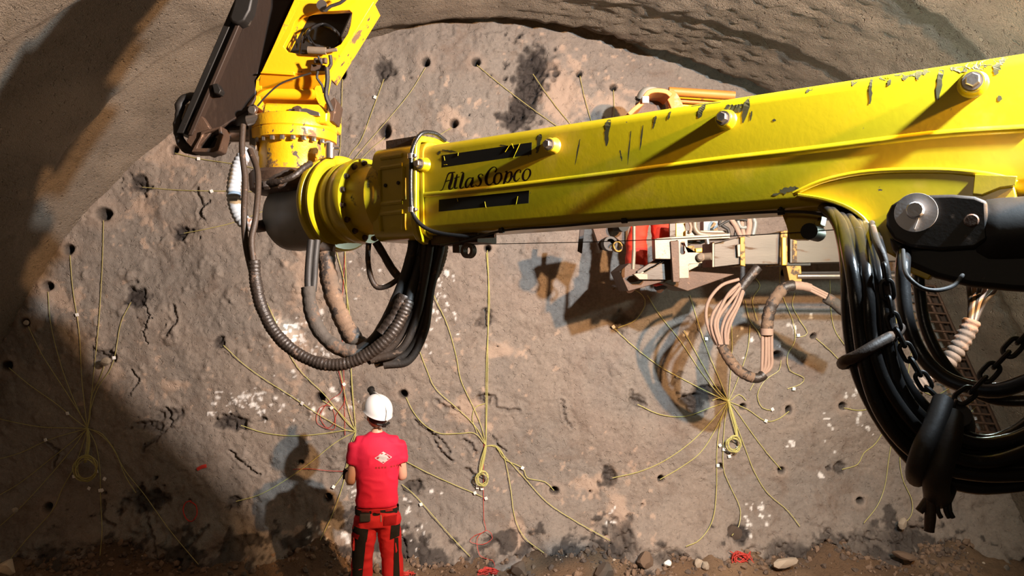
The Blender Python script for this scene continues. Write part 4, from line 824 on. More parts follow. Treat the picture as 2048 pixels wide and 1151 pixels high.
fr = NB(); lathe(fr, P(1232, 494, YB-.2), (.5, -1, .2), [(0, .042), (.03, .045), (.03, .035), (0, .035), (0, .042)], 22, cap=False); tag(obj('clamp_ring', fr, M['strap'], wp), 'worn yellow ring')
slab(wp, 'hanging_strip', 'feed', [(1160, 455), (1169, 455), (1164, 507), (1155, 502)], YB+.3, .02, r5=False)
# rough shelter roof over the platform, above the boom
rf_ = thing('platform_roof', 'faded orange ribbed roof peeking over the yellow boom', 'roof')
def Q4(u, v): return (1220+u/6.827, 160+v/6.827)
def plate3(name, mat, pts, label=None, th=.02):   # (u, v, Y)
    b_ = NB(); prism(b_, [P(*Q4(p[0], p[1]), p[2]) for p in pts], (0, 0, -th)); return tag(obj(name, b_, M[mat], rf_, bev=.004), label)
YR = 6.0
plate3('roof_sheet', 'orange', [(640, 128, YR), (1640, 185, YR), (1700, 420, YR+.9), (560, 420, YR+.9)], 'top sheet')
for k, v in enumerate((150, 215, 275, 335, 400)):
    fr = NB(); cyl(fr, P(*Q4(800, v), YR+.05*k), P(*Q4(1700, v+60), YR+.05*k), [.034, .017, .017, .017, .017][k], 12); obj('roof_rib', fr, M['orange' if k % 2 == 0 else 'amber'], rf_)
slab(rf_, 'rear_panel', 'strap', [Q4(820, 190), Q4(1640, 240), Q4(1640, 620), Q4(820, 620)], YR+.25, .03, r5=False)
arch = [(260, 470), (330, 400), (420, 330), (452, 290), (480, 230), (530, 165), (610, 140), (700, 142), (780, 160), (840, 210)]
fr = NB(); strap(fr, [P(*Q4(*p), YR-.35) for p in arch], Vector((0, .30, 0)), .035); tag(obj('front_arch', fr, M['orange'], rf_, bev=.004), 'curved pale orange front edge')
fr = NB(); strap(fr, [P(*Q4(*p), YR-.25) for p in ((690, 170), (740, 220), (790, 300), (830, 400), (850, 520))], Vector((.10, .02, .02)), .03); obj('side_arch', fr, M['orange'], rf_, bev=.004)
fr = NB(); box(fr, P(*Q4(482, 272), YR-.37), WX, (.05, .04, .05)); tag(obj('corner_clip', fr, M['tag'], rf_, bev=.004), 'bright corner clip')
slab(rf_, 'inner_panel', 'rust', [Q4(330, 450), Q4(520, 250), Q4(660, 180), Q4(760, 350), Q4(780, 700), Q4(330, 700)], YR-.1, .03, r5=False)
# hoses of the platform boom
h = thing('hose_bundle', 'dusty pale hose bundle looping below the grey beam', 'hose bundle')
YH = 6.05
def R4(u, v, Y=YH): return (1120+u/2.878, 400+v/2.878, Y)
hose('hose_wrap', 'wrap_dark', [R4(1140, 385), R4(1100, 430), R4(1060, 480), R4(1040, 510)], .040, None, h, 14, .015, (.05, .1))
for k, pts_ in enumerate([[(1030, 455), (930, 490), (860, 570), (840, 650), (855, 740), (900, 830)], [(1040, 490), (960, 560), (900, 620), (870, 690), (880, 770), (915, 840)], [(1040, 500), (980, 580), (920, 660), (905, 730), (930, 830)],
                          [(1050, 500), (1000, 600), (950, 680), (930, 760), (945, 830)], [(1055, 510), (1020, 600), (970, 690), (950, 760), (955, 830)], [(1035, 480), (970, 540), (915, 640), (890, 720), (920, 830)], [(1060, 510), (1030, 600), (985, 700), (965, 770), (965, 830)]]):
    hose('hose', 'dusty_hose', [R4(a, b, YH-.02*(k % 3)) for a, b in pts_], .014, None, h, 8, .03)
hose('hose_wrap', 'wrap', [R4(930, 835), R4(965, 900), R4(1010, 960), R4(1060, 1000), R4(1110, 1022)], .043, None, h, 14, .015, (.05, .12))
hose('hose_wrap', 'wrap_dark', [R4(1060, 1000), R4(1110, 1022), R4(1150, 1020), R4(1175, 1000)], .040, None, h, 14, .015, (.05, .1))
for k, (a, b) in enumerate([(1165, 1162), (1185, 1180), (1200, 1198), (1218, 1215)]): hose('hose', 'dusty_hose', [R4(1160, 1010), R4(b, 960), R4(a, 870), R4(a, 770)], .014, None, h, 8, .03)
hose('hose_collar', 'dusty_hose', [R4(1190, 775), R4(1190, 738)], .052, None, h, 16, .02, label='pale collar')
hose('hose_wrap', 'wrap', [R4(1192, 745), R4(1198, 670), R4(1220, 600), R4(1255, 540), R4(1290, 505)], .048, None, h, 16, .01, (.06, .12))
hose('hose_wrap', 'wrap_dark', [R4(1265, 530), R4(1300, 500), R4(1345, 490)], .046, None, h, 14, .015, (.05, .1))
hose('hose_wrap', 'dusty_hose', [R4(1345, 490), R4(1400, 495), R4(1440, 505)], .036, None, h, 14, .015, (.05, .1))
for dv in (-14, 0, 14): hose('hose', 'dusty_hose', [R4(1430, 500+dv), R4(1490, 530+dv), R4(1540, 555+dv)], .012, None, h, 8, .03)
hose('hose_wrap', 'wrap_grey', [R4(1530, 560), R4(1580, 590), R4(1640, 640), R4(1760, 700)], .046, None, h, 14, .015, (.06, .1))
# lattice girder leaning at the right end of the face
lg = thing('lattice_girder', 'dark leaning lattice girder of welded rods at the right tunnel wall', 'girder')
ga, gb = (1838, 570), (1985, 900)
for k, off in enumerate((-14, 8, 30)):
    fr = NB(); tube(fr, [P(ga[0]+off, ga[1], 7.02), P(gb[0]+off, gb[1], 7.02)], .013 if k < 2 else .012, 8, sm=False); obj('rod', fr, M['rust'], lg)
fr = NB(); prism(fr, [P(ga[0]+14, ga[1], 7.06), P(ga[0]+34, ga[1], 7.06), P(gb[0]+36, gb[1], 7.06), P(gb[0]+16, gb[1], 7.06)], (0, .06, 0)); obj('flat_bar', fr, M['feed'], lg)
for k in range(19):
    u = k/18; x = ga[0]+(gb[0]-ga[0])*u; y = ga[1]+(gb[1]-ga[1])*u
    fr = NB(); tube(fr, [P(x-24, y-2, 7.0), P(x+28, y+2, 7.0)], .010, 6, sm=False); obj('crossbar', fr, M['rust'], lg)
# ------------------------------------------------------------------ people
M['skin'] = pm('skin', (.60, .34, .23), (.52, .28, .19), 20, .5)
M['shirt'] = pm('crimson_cotton', (.62, .006, .045), (.54, .005, .035), 8, .8, 0, .001, 60)
M['trouser'] = pm('red_work_cloth', (.52, .010, .018), (.40, .008, .014), 6, .85, 0, .0015, 50, [((.60, .10, .08), 5, .60, .74, .9)])
M['cloth_black'] = pm('black_work_cloth', (.018, .017, .017), (.03, .028, .028), 10, .9, 0, .001, 60)
M['hivis'] = pm('orange_red_work_suit', (.72, .045, .012), (.5, .02, .008), 7, .8, 0, .002, 40)
M['helmet'] = pm('white_helmet', (.86, .86, .85), (.80, .80, .80), 10, .25, coat=.4)
M['helmet_y'] = pm('dusty_white_helmet', (.6, .58, .5), (.5, .48, .4), 10, .4)
M['hair'] = pm('dark_hair', (.02, .013, .009), (.03, .02, .014), 60, .7)
M['reflect'] = pm('grey_reflective_tape', (.45, .45, .46), (.4, .4, .4), 20, .4)
M['eye'] = pm('eye_white', (.7, .68, .66)); M['lip'] = pm('lip', (.45, .18, .14))
def skin_mesh(J, E, root=0, sub=2):
    """J: {name: (x, y, z, r)}; E: list of name tuples (chains)"""
    names = list(J); idx = {k: i for i, k in enumerate(names)}; ed = set()
    for ch in E:
        for a, b in zip(ch, ch[1:]): ed.add((idx[a], idx[b]))
    me = bpy.data.meshes.new('t'); me.from_pydata([J[k][:3] for k in names], list(ed), []); o = bpy.data.objects.new('t', me); COL.objects.link(o)
    m = o.modifiers.new('s', 'SKIN'); m.use_smooth_shade = True; m.branch_smoothing = .3
    lay = me.skin_vertices[0].data if len(me.skin_vertices) else None
    if lay is None:
        b_ = bmesh.new(); b_.from_mesh(me); b_.verts.layers.skin.verify(); b_.to_mesh(me); b_.free(); lay = me.skin_vertices[0].data
    for i, k in enumerate(names):
        r = J[k][3]; lay[i].radius = r if isinstance(r, tuple) else (r, r); lay[i].use_root = (i == root)
    s = o.modifiers.new('u', 'SUBSURF'); s.levels = sub; s.render_levels = sub
    dg = bpy.context.evaluated_depsgraph_get(); out = bpy.data.meshes.new_from_object(o.evaluated_get(dg)); bpy.data.objects.remove(o)
    return out
def remesh_parts(parts, vox=.011, folds=.004, it=6, seed=3):
    """parts: list of closed ring stacks [[(cx,cy,cz,rx,ry,tilt)]...] -> one smooth surface"""
    b_ = NB()
    for ring in parts:
        R_ = []
        for r in ring:
            c, ax, ay, rx, ry = r
            R_.append([b_.verts.new(Vector(c)+Vector(ax)*rx*math.copysign(abs(math.cos(t))**.85, math.cos(t))+Vector(ay)*ry*math.copysign(abs(math.sin(t))**.85, math.sin(t))) for t in [2*math.pi*k/28 for k in range(28)]])
        for a, b in zip(R_, R_[1:]):
            for i in range(28): b_.faces.new((a[i], a[(i+1) % 28], b[(i+1) % 28], b[i]))
        b_.faces.new(R_[0][::-1]); b_.faces.new(R_[-1])
    bmesh.ops.recalc_face_normals(b_, faces=b_.faces)
    me = bpy.data.meshes.new('t'); b_.to_mesh(me); b_.free(); o = bpy.data.objects.new('t', me); COL.objects.link(o)
    m = o.modifiers.new('r', 'REMESH'); m.mode = 'VOXEL'; m.voxel_size = vox; m.use_smooth_shade = True
    s = o.modifiers.new('s', 'SMOOTH'); s.iterations = it; s.factor = .5
    dg = bpy.context.evaluated_depsgraph_get(); out = bpy.data.meshes.new_from_object(o.evaluated_get(dg)); bpy.data.objects.remove(o)
    n = len(out.vertices); co = np.empty(n*3); no = np.empty(n*3); out.vertices.foreach_get('co', co); out.vertices.foreach_get('normal', no)
    co = co.reshape(-1, 3); no = no.reshape(-1, 3)
    f = (1-np.abs(fbm(co[:, 0]*7+seed, co[:, 1]*7, co[:, 2]*11, seed, 2)*2.2)).clip(0, 1)**2
    co = co+no*(f*folds)[:, None]; out.vertices.foreach_set('co', co.ravel()); out.update(); out.shade_smooth(); return out
X3, Y3 = (1, 0, 0), (0, 1, 0)
def limb_rings(a, b, r0, r1, flat=1.0, n=5, bulge=0):
    a = Vector(a); b = Vector(b); x, y, z = frame(b-a, (1, 0, 0) if abs((b-a).normalized().x) < .9 else (0, 1, 0)); out = []
    for k in range(n+1):
        t = k/n; r = r0+(r1-r0)*t+bulge*math.sin(math.pi*t); out.append((a.lerp(b, t), x, y, r, r*flat))
    return out
def hand_joints(J, E, side, wrist, d, palm_n, curl, r=1.0):
    """five-finger hand: d forward dir, palm_n palm normal"""
    wv = Vector(wrist); d = Vector(d).normalized(); pn = Vector(palm_n).normalized(); s = d.cross(pn).normalized()
    pc = wv+d*.045; J[side+'palm'] = (*pc, (.034*r, .018*r)); J[side+'knuck'] = (*(wv+d*.075), (.036*r, .016*r)); E.append([side+'wrist', side+'palm', side+'knuck'])
    for k, (off, L) in enumerate(((-.03, .070), (-.010, .078), (.010, .074), (.029, .060))):
        p = wv+d*.082+s*off; q = [p]; dd = d.copy()
        for j in range(3):
            dd = (dd*math.cos(curl)+pn*math.sin(curl)).normalized(); pn2 = pn
            p = p+dd*L*(.42, .32, .26)[j]; q.append(p.copy())
        ch = [side+'knuck']
        for j, p_ in enumerate(q): nm = f'{side}f{k}{j}'; J[nm] = (*p_, (.0095-.0011*j)*r); ch.append(nm)
        E.append(ch)
    t0 = wv+d*.03-s*.03; ch = [side+'palm']
    for j, (a, b, c) in enumerate(((0, 0, 0), (.022, -.018, .012), (.042, -.022, .028), (.058, -.018, .04))):
        nm = f'{side}t{j}'; J[nm] = (*(t0+d*a+s*b+pn*c), (.0125-.0012*j)*r); ch.append(nm)
    E.append(ch)
def make_person(label, foot, yaw, head_yaw, head_pitch, suit=False):
    t = thing('person', label, 'person')
    J = {}; E = []
    J['pelvis'] = (0, 0, .93, (.115, .085)); J['waist'] = (0, -.01, 1.05, (.105, .075)); J['chest'] = (0, -.005, 1.25, (.125, .085)); J['upper'] = (0, -.015, 1.38, (.10, .07))
    J['neck0'] = (0, -.005, 1.46, .052); J['neck1'] = (0, .012, 1.53, .052); E.append(['pelvis', 'waist', 'chest', 'upper', 'neck0', 'neck1'])
    for s, sg in (('l', -1), ('r', 1)):
        J[s+'hip'] = (sg*.085, 0, .86, .088); J[s+'knee'] = (sg*.115, .025, .47, .056); J[s+'calf'] = (sg*.12, -.01, .34, .055); J[s+'ankle'] = (sg*.125, -.02, .09, .036); J[s+'ball'] = (sg*.135, .11, .035, (.042, .025)); J[s+'toe'] = (sg*.14, .19, .03, (.035, .018))
        E.append(['pelvis', s+'hip', s+'knee', s+'calf', s+'ankle', s+'ball', s+'toe'])
    sh = {'l': (-.168, -.005, 1.395), 'r': (.172, -.01, 1.395)}
    if not suit: el = {'l': (-.205, -.03, 1.095), 'r': (.212, .03, 1.10)}; wr = {'l': (-.235, .18, 1.12), 'r': (.13, .27, 1.13)}
    else: el = {'l': (-.26, .09, 1.14), 'r': (.25, .09, 1.14)}; wr = {'l': (-.2, .33, 1.2), 'r': (.16, .33, 1.18)}
    for s in 'lr':
        a, b, c = Vector(sh[s]), Vector(el[s]), Vector(wr[s])
        J[s+'sh'] = (*(a+Vector((0, 0, -.02))), .044); J[s+'bi'] = (*(a.lerp(b, .45)), .044); J[s+'el'] = (*b, .040); J[s+'fo'] = (*(b.lerp(c, .35)), .042); J[s+'wrist'] = (*c, (.028, .024))
        E.append(['upper', s+'sh', s+'bi', s+'el', s+'fo', s+'wrist'])
        d = (c-b).normalized(); hand_joints(J, E, s, c, d+Vector((.25 if s == 'l' else -.25, 0, 0)), Vector((1 if s == 'l' else -1, 0, -.3)), .55)
    body = link(skin_mesh(J, E, 0), 'body', t, M['skin'])
    # head: shaped from a sphere, joined onto the neck
    hd = bpy.data.objects.new('head', None); COL.objects.link(hd)
    b_ = NB(); bmesh.ops.create_uvsphere(b_, u_segments=36, v_segments=26, radius=1)
    for v in b_.verts:
        x, y, z = v.co
        rx = .076-.016*max(0, -z)**1.5; ry = .097; rz = .118
        v.co = Vector((x*rx, y*ry*(1-.18*max(0, -z))+(.014 if z < 0 and y > 0 else 0)*(-z), z*rz))
        if y > 0:   # face
            nz = math.exp(-((z+.08)/.22)**2-(x/.16)**2); v.co.y += .020*nz
            v.co.y -= .010*math.exp(-((z-.06)/.12)**2)*(math.exp(-((abs(x)-.36)/.16)**2)); v.co.y += .006*math.exp(-((z+.5)/.1)**2-(x/.3)**2)
    hm = obj('head', b_, M['skin'], t)
    HR = Matrix.Rotation(math.radians(head_yaw), 4, 'Z') @ Matrix.Rotation(math.radians(head_pitch), 4, 'X'); HM = Matrix.Translation((0, .02, 1.625)) @ HR
    parts = [hm]
    for sg in (-1, 1):
        b_ = NB(); bmesh.ops.create_uvsphere(b_, u_segments=12, v_segments=8, radius=1)
        for v in b_.verts: v.co = Vector((sg*.076+v.co.x*.010, -.008+v.co.y*.019+v.co.z*-.006, -.015+v.co.z*.031))
        parts.append(obj('ear', b_, M['skin'], t))
        b_ = NB(); bmesh.ops.create_uvsphere(b_, u_segments=12, v_segments=8, radius=.012); bmesh.ops.translate(b_, verts=b_.verts, vec=(sg*.03, .080, .005)); parts.append(obj('eye', b_, M['eye'], t))
    b_ = NB(); tube(b_, [(-.024, .096, -.062), (0, .104, -.060), (.024, .096, -.062)], .005, 8); parts.append(obj('mouth', b_, M['lip'], t))
    b_ = NB(); lathe(b_, (0, -.012, -.055), (0, 0, 1), [(0, .055), (.02, .074), (.05, .083), (.09, .082), (.14, .06)], 28)
    for v in b_.verts:
        v.co.y = (v.co.y+.012)*1.2-.012
        if v.co.y > .03: v.co.y = .03
    parts.append(obj('hair', b_, M['hair'], t))
    # helmet
    hel = NB(); prof = []
    for k in range(13): a = math.radians(90*k/12); prof.append((.128*math.sin(a)**.95, max(.003, .118*math.cos(a)**.75)))
    lathe(hel, (0, 0, .035), (0, 0, 1), [(-.012, .119), (-.008, .121)]+prof, 44, cap=False)
    for v in hel.verts: v.co.y = v.co.y*1.2; v.co.x *= .97
    he = obj('helmet', hel, M['helmet_y' if suit else 'helmet'], t); parts.append(he)
    pk = NB(); R0, R1 = [], []
    for k in range(15):
        a = math.radians(15+150*k/14); e = math.sin((k/14)*math.pi)
        R0.append((.113*math.cos(a), .137*math.sin(a), .032)); R1.append((.118*math.cos(a), (.140+.055*e)*math.sin(a), .020))
    A_ = [pk.verts.new(p) for p in R0]; B_ = [pk.verts.new(p) for p in R1]
    for i in range(14): pk.faces.new((A_[i], A_[i+1], B_[i+1], B_[i]))
    bmesh.ops.solidify(pk, geom=pk.faces[:], thickness=.004); pko = obj('helmet_peak', pk, M['helmet'], t); parts.append(pko)
    kids = []
    st = NB(); q = [Vector((.121*.985*math.cos(a), .146*math.sin(a), .055+.045*math.sin(a))) for a in [2*math.pi*k/32 for k in range(33)]]
    A_ = [st.verts.new(p+Vector((0, 0, -.011))) for p in q[:-1]]; B_ = [st.verts.new(p*1.0+Vector((0, 0, .011))) for p in q[:-1]]
    for i in range(32): st.faces.new((A_[i], A_[(i+1) % 32], B_[(i+1) % 32], B_[i]))
    bmesh.ops.solidify(st, geom=st.faces[:], thickness=.003)
    if not suit:
        c = Vector((0, .128, .128)); lp = NB(); cyl(lp, c+Vector((0, -.01, -.012)), c+Vector((0, .035, .01)), .027, 18); lathe(lp, c+Vector((0, .035, .01)), (0, 1, .1), [(0, .031), (.012, .031), (.012, .024), (.004, .022)], 20)
        box(lp, c+Vector((.0, -.03, -.005)), WX, (.04, .03, .03)); l_ = obj('headlamp', lp, M['black'], t); tag(l_, 'black headlamp clipped to the helmet'); parts.append(l_)
        cr_ = NB(); tube(cr_, [(.0, -.172, .04), (.0, -.150, .10), (.0, -.06, .155), (0, .06, .162), (0, .12, .14)], .004, 6); parts.append(obj('headlamp_cable', cr_, M['tag'], t))
        nb = NB(); q = [(-.055, -.118, -.015), (0, -.136, -.022), (.055, -.118, -.015)]; tube(nb, q, .010, 10); box(nb, (0, -.138, -.022), WX, (.03, .02, .025)); parts.append(obj('helmet_cradle', nb, M['black'], t)); st.free()
    else: parts.append(obj('lamp_strap', st, M['black'], t))
    for o in parts: o.data.transform(HM)
    # upper garment
    up = M['hivis'] if suit else M['shirt']
    T_ = [((0, 0, .896), X3, Y3, .172, .115), ((0, 0, .92), X3, Y3, .172, .116), ((0, -.008, 1.0), X3, Y3, .163, .110), ((0, -.01, 1.12), X3, Y3, .168, .112), ((0, -.01, 1.24), X3, Y3, .178, .122), ((0, -.012, 1.33), X3, Y3, .182, .118), ((0, -.015, 1.39), X3, Y3, .168, .10), ((0, -.012, 1.44), X3, Y3, .135, .078), ((0, -.005, 1.475), X3, Y3, .075, .062), ((0, 0, 1.487), X3, Y3, .064, .058)]
    rings = [T_]
    for s in 'lr':
        a, b = Vector(sh[s]), Vector(el[s]); c = Vector(wr[s]); inn = a+Vector((.09 if s == 'l' else -.09, 0, .005))
        rings.append(limb_rings(inn, a, .064, .060)); rings.append(limb_rings(a+Vector((0, 0, .008)), a.lerp(b, .52 if not suit else 1.02), .058, .060 if not suit else .058, 1.15))
        if suit: rings.append(limb_rings(b, b.lerp(c, .95), .058, .044))
    sm_ = link(remesh_parts(rings, .011, .007, 14, 5), 'jacket' if suit else 't_shirt', t, up)
    # trousers
    H_ = [((0, 0, .70 if False else .80), X3, Y3, .165, .112), ((0, 0, .88), X3, Y3, .168, .118), ((0, 0, .95), X3, Y3, .160, .108), ((0, 0, .965), X3, Y3, .158, .106)]
    if not suit: H_ = [((0, -.01, .74), X3, Y3, .160, .115), ((0, -.012, .82), X3, Y3, .170, .124), ((0, -.005, .865), X3, Y3, .166, .115), ((0, 0, .885), X3, Y3, .162, .110)]
    rings = [H_]
    for s, sg in (('l', -1), ('r', 1)):
        a = Vector((sg*.088, -.005, .80)); b = Vector((sg*.118, .02, .47)); c = Vector((sg*.128, -.015, .07))
        rings.append(limb_rings(a, b, .098, .078, 1.12, 6)); rings.append(limb_rings(b+Vector((0, 0, .03)), c, .080, .088, 1.05, 6))
    tr = link(remesh_parts(rings, .011, .011, 4, 9), 'trousers', t, M['hivis'] if suit else M['trouser'])
    for s, sg in (('l', -1), ('r', 1)):
        bt_ = skin_mesh({'a': (sg*.125, -.02, .26, .062), 'b': (sg*.125, -.025, .12, .055), 'c': (sg*.13, .03, .062, (.052, .045)), 'd': (sg*.14, .14, .05, (.050, .036)), 'e': (sg*.145, .20, .045, (.044, .030)), 'f': (sg*.125, -.065, .05, (.042, .045))}, [['a', 'b', 'c', 'd', 'e'], ['b', 'f']])
        link(bt_, 'boot', t, M['cloth_black'])
    if True:
        for s in 'lr':
            Jg = {s+'wrist': (*wr[s], (.036, .033))}; Eg = []; b0 = Vector(el[s]); c = Vector(wr[s]); cu = c+(b0-c)*.12; Jg[s+'cuff'] = (*cu, (.042, .040)); Eg.append([s+'wrist', s+'cuff'])
            hand_joints(Jg, Eg, s, c, (c-b0).normalized()+Vector((.25 if s == 'l' else -.25, 0, 0)), Vector((1 if s == 'l' else -1, 0, -.3)), .55, 1.22)
            link(skin_mesh(Jg, Eg, 0), 'glove', t, M['cloth_black'])
    if not suit:
        def on(me_o, u, z, lift=.004):  # point on the back of the torso at lateral u, height z
            ok, p, n_, _ = me_o.ray_cast(Vector((u, -1.0, z)), Vector((0, 1, 0)))
            return (p+n_*lift) if ok else Vector((u, -.13, z))
        dg = bpy.context.evaluated_depsgraph_get(); dg.update()
        def patch(name, target, poly, mat, lift=.004, thick=.003, label=None, res=7):
            """flat print or pocket draped on a garment: poly is a quad (u, z) x4"""
            b2 = NB(); g = []
            for i in range(res+1):
                row = []
                for j in range(res+1):
                    a, b = i/res, j/res; p = [(1-a)*(1-b)*poly[0][k]+a*(1-b)*poly[1][k]+a*b*poly[2][k]+(1-a)*b*poly[3][k] for k in (0, 1)]
                    row.append(b2.verts.new(on(target, p[0], p[1], lift)))
                g.append(row)
            for i in range(res):
                for j in range(res): b2.faces.new((g[i][j], g[i+1][j], g[i+1][j+1], g[i][j+1]))
            bmesh.ops.solidify(b2, geom=b2.faces[:], thickness=thick); return tag(obj(name, b2, mat, t, ang=60), label)
        cx, cz = .045, 1.305
        dm = patch('print_diamond', sm_, [(cx-.068, cz), (cx, cz+.047), (cx+.068, cz), (cx, cz-.047)], M['tag'], .003, .001, 'white diamond print on the back')
        for i, (u, z) in enumerate([(-.048, .001), (-.042, -.004), (-.040, .006), (-.015, .030), (-.008, .032), (.020, .024), (.030, .017), (.040, .010), (.048, .002), (.050, -.002), (.036, -.012), (0, -.036)]):
            w_ = .004+.002*(i % 3); q_ = patch('print_mark', sm_, [(cx+u-w_, cz+z-.004), (cx+u+w_, cz+z-.004), (cx+u+w_, cz+z+.004), (cx+u-w_, cz+z+.004)], M['shirt'], .0045, .0008, res=1)
        for i in range(9):
            if i == 4: continue
            u = -.055+i*.024; patch('print_letter', sm_, [(cx+u-.007, cz-.085), (cx+u+.007, cz-.085), (cx+u+.007, cz-.070), (cx+u-.007, cz-.070)], M['faint'], .002, .0006, res=1)
        # belt with two pouches
        bl = NB(); q = []
        for k in range(49):
            a = 2*math.pi*k/48; q.append(Vector((.176*math.copysign(abs(math.cos(a))**.85, math.cos(a)), .125*math.copysign(abs(math.sin(a))**.85, math.sin(a))-.004, .866)))
        A_ = [bl.verts.new(p+Vector((0, 0, -.026))) for p in q[:-1]]; B_ = [bl.verts.new(p+Vector((0, 0, .022))) for p in q[:-1]]
        for i in range(48): bl.faces.new((A_[i], A_[(i+1) % 48], B_[(i+1) % 48], B_[i]))
        bmesh.ops.solidify(bl, geom=bl.faces[:], thickness=.005); be = tag(obj('belt', bl, M['cloth_black'], t), 'black work belt')
        for u0, u1 in ((-.12, -.06), (-.045, 0.02), (.06, .115)):
            patch('belt_loop', tr, [(u0, .868), (u1, .868), (u1, .880), (u0, .880)], M['trouser'], .014, .004, res=3)
        pb = NB(); box(pb, (-.098, -.134, .838), WX, (.085, .035, .062)); tag(obj('pouch', pb, M['cloth_black'], t, bev=.010, seg=3), 'small black belt pouch')
        # trouser panels and pockets
        patch('thigh_panel', tr, [(-.195, .64), (-.085, .64), (-.070, .74), (-.19, .76)], M['cloth_black'], .005, .004, 'black thigh panel', 8)
        patch('thigh_panel', tr, [(-.190, .28), (-.125, .28), (-.088, .65), (-.195, .65)], M['cloth_black'], .005, .004, 'black lower leg panel', 10)
        patch('pocket_flap', tr, [(-.187, .665), (-.145, .655), (-.135, .70), (-.182, .715)], M['trouser'], .014, .006, 'red flap on the black panel', 6)
        patch('thigh_panel', tr, [(.100, .64), (.172, .66), (.178, .755), (.108, .76)], M['cloth_black'], .005, .004, 'black panel on the right thigh', 8)
        patch('thigh_panel', tr, [(.125, .25), (.18, .25), (.165, .65), (.135, .65)], M['cloth_black'], .004, .004, None, 8)
        patch('hip_pocket', tr, [(.05, .77), (.145, .765), (.15, .835), (.05, .84)], M['trouser'], .008, .005, 'patch pocket', 6)
        pc_ = NB(); prism(pc_, [Vector((.140, -.09, .655)), Vector((.186, -.03, .64)), Vector((.182, -.03, .55)), Vector((.150, -.09, .52))], (-.02, .03, 0)); tag(obj('cargo_pocket', pc_, M['trouser'], t, bev=.008), 'red cargo pocket standing off the leg')
        pc_ = NB(); prism(pc_, [Vector((-.192, -.08, .67)), Vector((-.205, .02, .68)), Vector((-.205, .02, .56)), Vector((-.195, -.08, .56))], (.02, .01, 0)); obj('cargo_pocket', pc_, M['trouser'], t, bev=.008)
        dp = patch('reflective_stripe', tr, [(.02, .335), (.09, .315), (.12, .30), (.02, .345)], M['reflect'], .006, .002, None, 5); patch('reflective_stripe', tr, [(-.16, .29), (-.06, .335), (-.06, .345), (-.16, .30)], M['reflect'], .006, .002, None, 5)
        patch('seam_tab', tr, [(.024, .80), (.032, .80), (.032, .85), (.024, .85)], M['reflect'], .006, .002, None, 2)
    else:
        for z, rx, ry in ((1.02, .176, .122), (.70, 0, 0)):
            if rx:
                bl = NB(); q = [Vector((rx*math.cos(2*math.pi*k/40), ry*math.sin(2*math.pi*k/40)-.01, z)) for k in range(40)]; A_ = [bl.verts.new(p) for p in q]; B_ = [bl.verts.new(p+Vector((0, 0, .05))) for p in q]
                for i in range(40): bl.faces.new((A_[i], A_[(i+1) % 40], B_[(i+1) % 40], B_[i]))
                bmesh.ops.solidify(bl, geom=bl.faces[:], thickness=.006); obj('reflective_band', bl, M['reflect'], t)
        for sg in (-1, 1):
            bl = NB(); lathe(bl, (sg*.118, .01, .60), (0, 0, 1), [(0, .100), (.05, .100)], 28); obj('reflective_band', bl, M['reflect'], t)
    t.location = foot; t.rotation_euler = (0, 0, math.radians(yaw))
    return t
M['faint'] = pm('faded_print', (.50, .05, .03), (.56, .03, .04), 20, .8)
YM = 6.0
man = make_person('person in crimson t-shirt, white helmet and red trousers standing before the rock face', (P(754, 0, YM).x, YM, floor_z(P(754, 0, YM).x, YM)+.0), 12, 26, 22)
FOOT = man.location.copy()
worker = make_person('person in orange-red work suit on the work platform, half hidden behind the yellow boom', (P(1300, 0, 6.42).x, 6.42, P(0, 590, 6.42).z+.02), 10, 0, 5, True)
# instrument held at the man's waist
dev = thing('handheld_device', 'small blue and white device held at the waist of the person in the crimson shirt', 'device')
fr = NB(); box(fr, P(702, 962, YM+.27), WX, (.06, .10, .045)); tag(obj('device_body', fr, M['tag'], dev, bev=.008), 'white casing')
M['blue'] = pm('blue_plastic', (.05, .09, .25)); fr = NB(); box(fr, P(699, 955, YM+.25), WX, (.045, .06, .03)); obj('device_grip', fr, M['blue'], dev, bev=.008)
# the headlamp throws a small bright spot on the rock
hl = FOOT+Vector((-.16, .36, 1.86))
lamp('headlamp_beam', hl, 70, (.95, 1.0, .95), .015, tuple(FP(566, 662)), 12, .75)
# ------------------------------------------------------------------ charge wires on the face
def wire(parent, pts, mat='wire', r=.0036, name='wire', lift=.010, sag=0):
    q2 = catmull([Vector((a, b, 0)) for a, b in pts], 7); q = [FP(v.x, v.y, lift) for v in q2]
    # a taut wire bridges the small hollows of the rock
    ys = np.array([p.y for p in q]); n = len(ys)
    k = 4; sm_ = np.array([ys[max(0, i-k):i+k+1].mean() for i in range(n)]); ys = np.minimum(sm_, ys+.0)
    for i, p in enumerate(q): s = ys[i]/p.y; q[i] = Vector((p.x*s, ys[i], H+(p.z-H)*s))
    b_ = NB(); tube(b_, q, r, 5, sm=False); return obj(name, b_, M[mat], parent)
tagm = None
def wtag(parent, px, py, s=.030):
    global tagm
    p = FP(px, py, .02)
    if tagm is None:
        b_ = NB(); box(b_, (0, 0, 0), WX, (s, .010, s*1.05)); o = obj('wire_tag', b_, M['tag'], parent, bev=.002, sm=False); tagm = o.data
    else:
        o = link(tagm, 'wire_tag', parent); m = o.modifiers.new('bevel', 'BEVEL'); m.width = .002
    o.location = p; o.rotation_euler = (random.uniform(-.2, .2), random.uniform(-.6, .6), random.uniform(-.2, .2)); return o
def connector(parent, px, py, mat='green', s=.022):
    b_ = NB(); cyl(b_, FP(px, py-4, .03), FP(px, py+4, .03), s, 12); return obj('connector', b_, M[mat], parent)
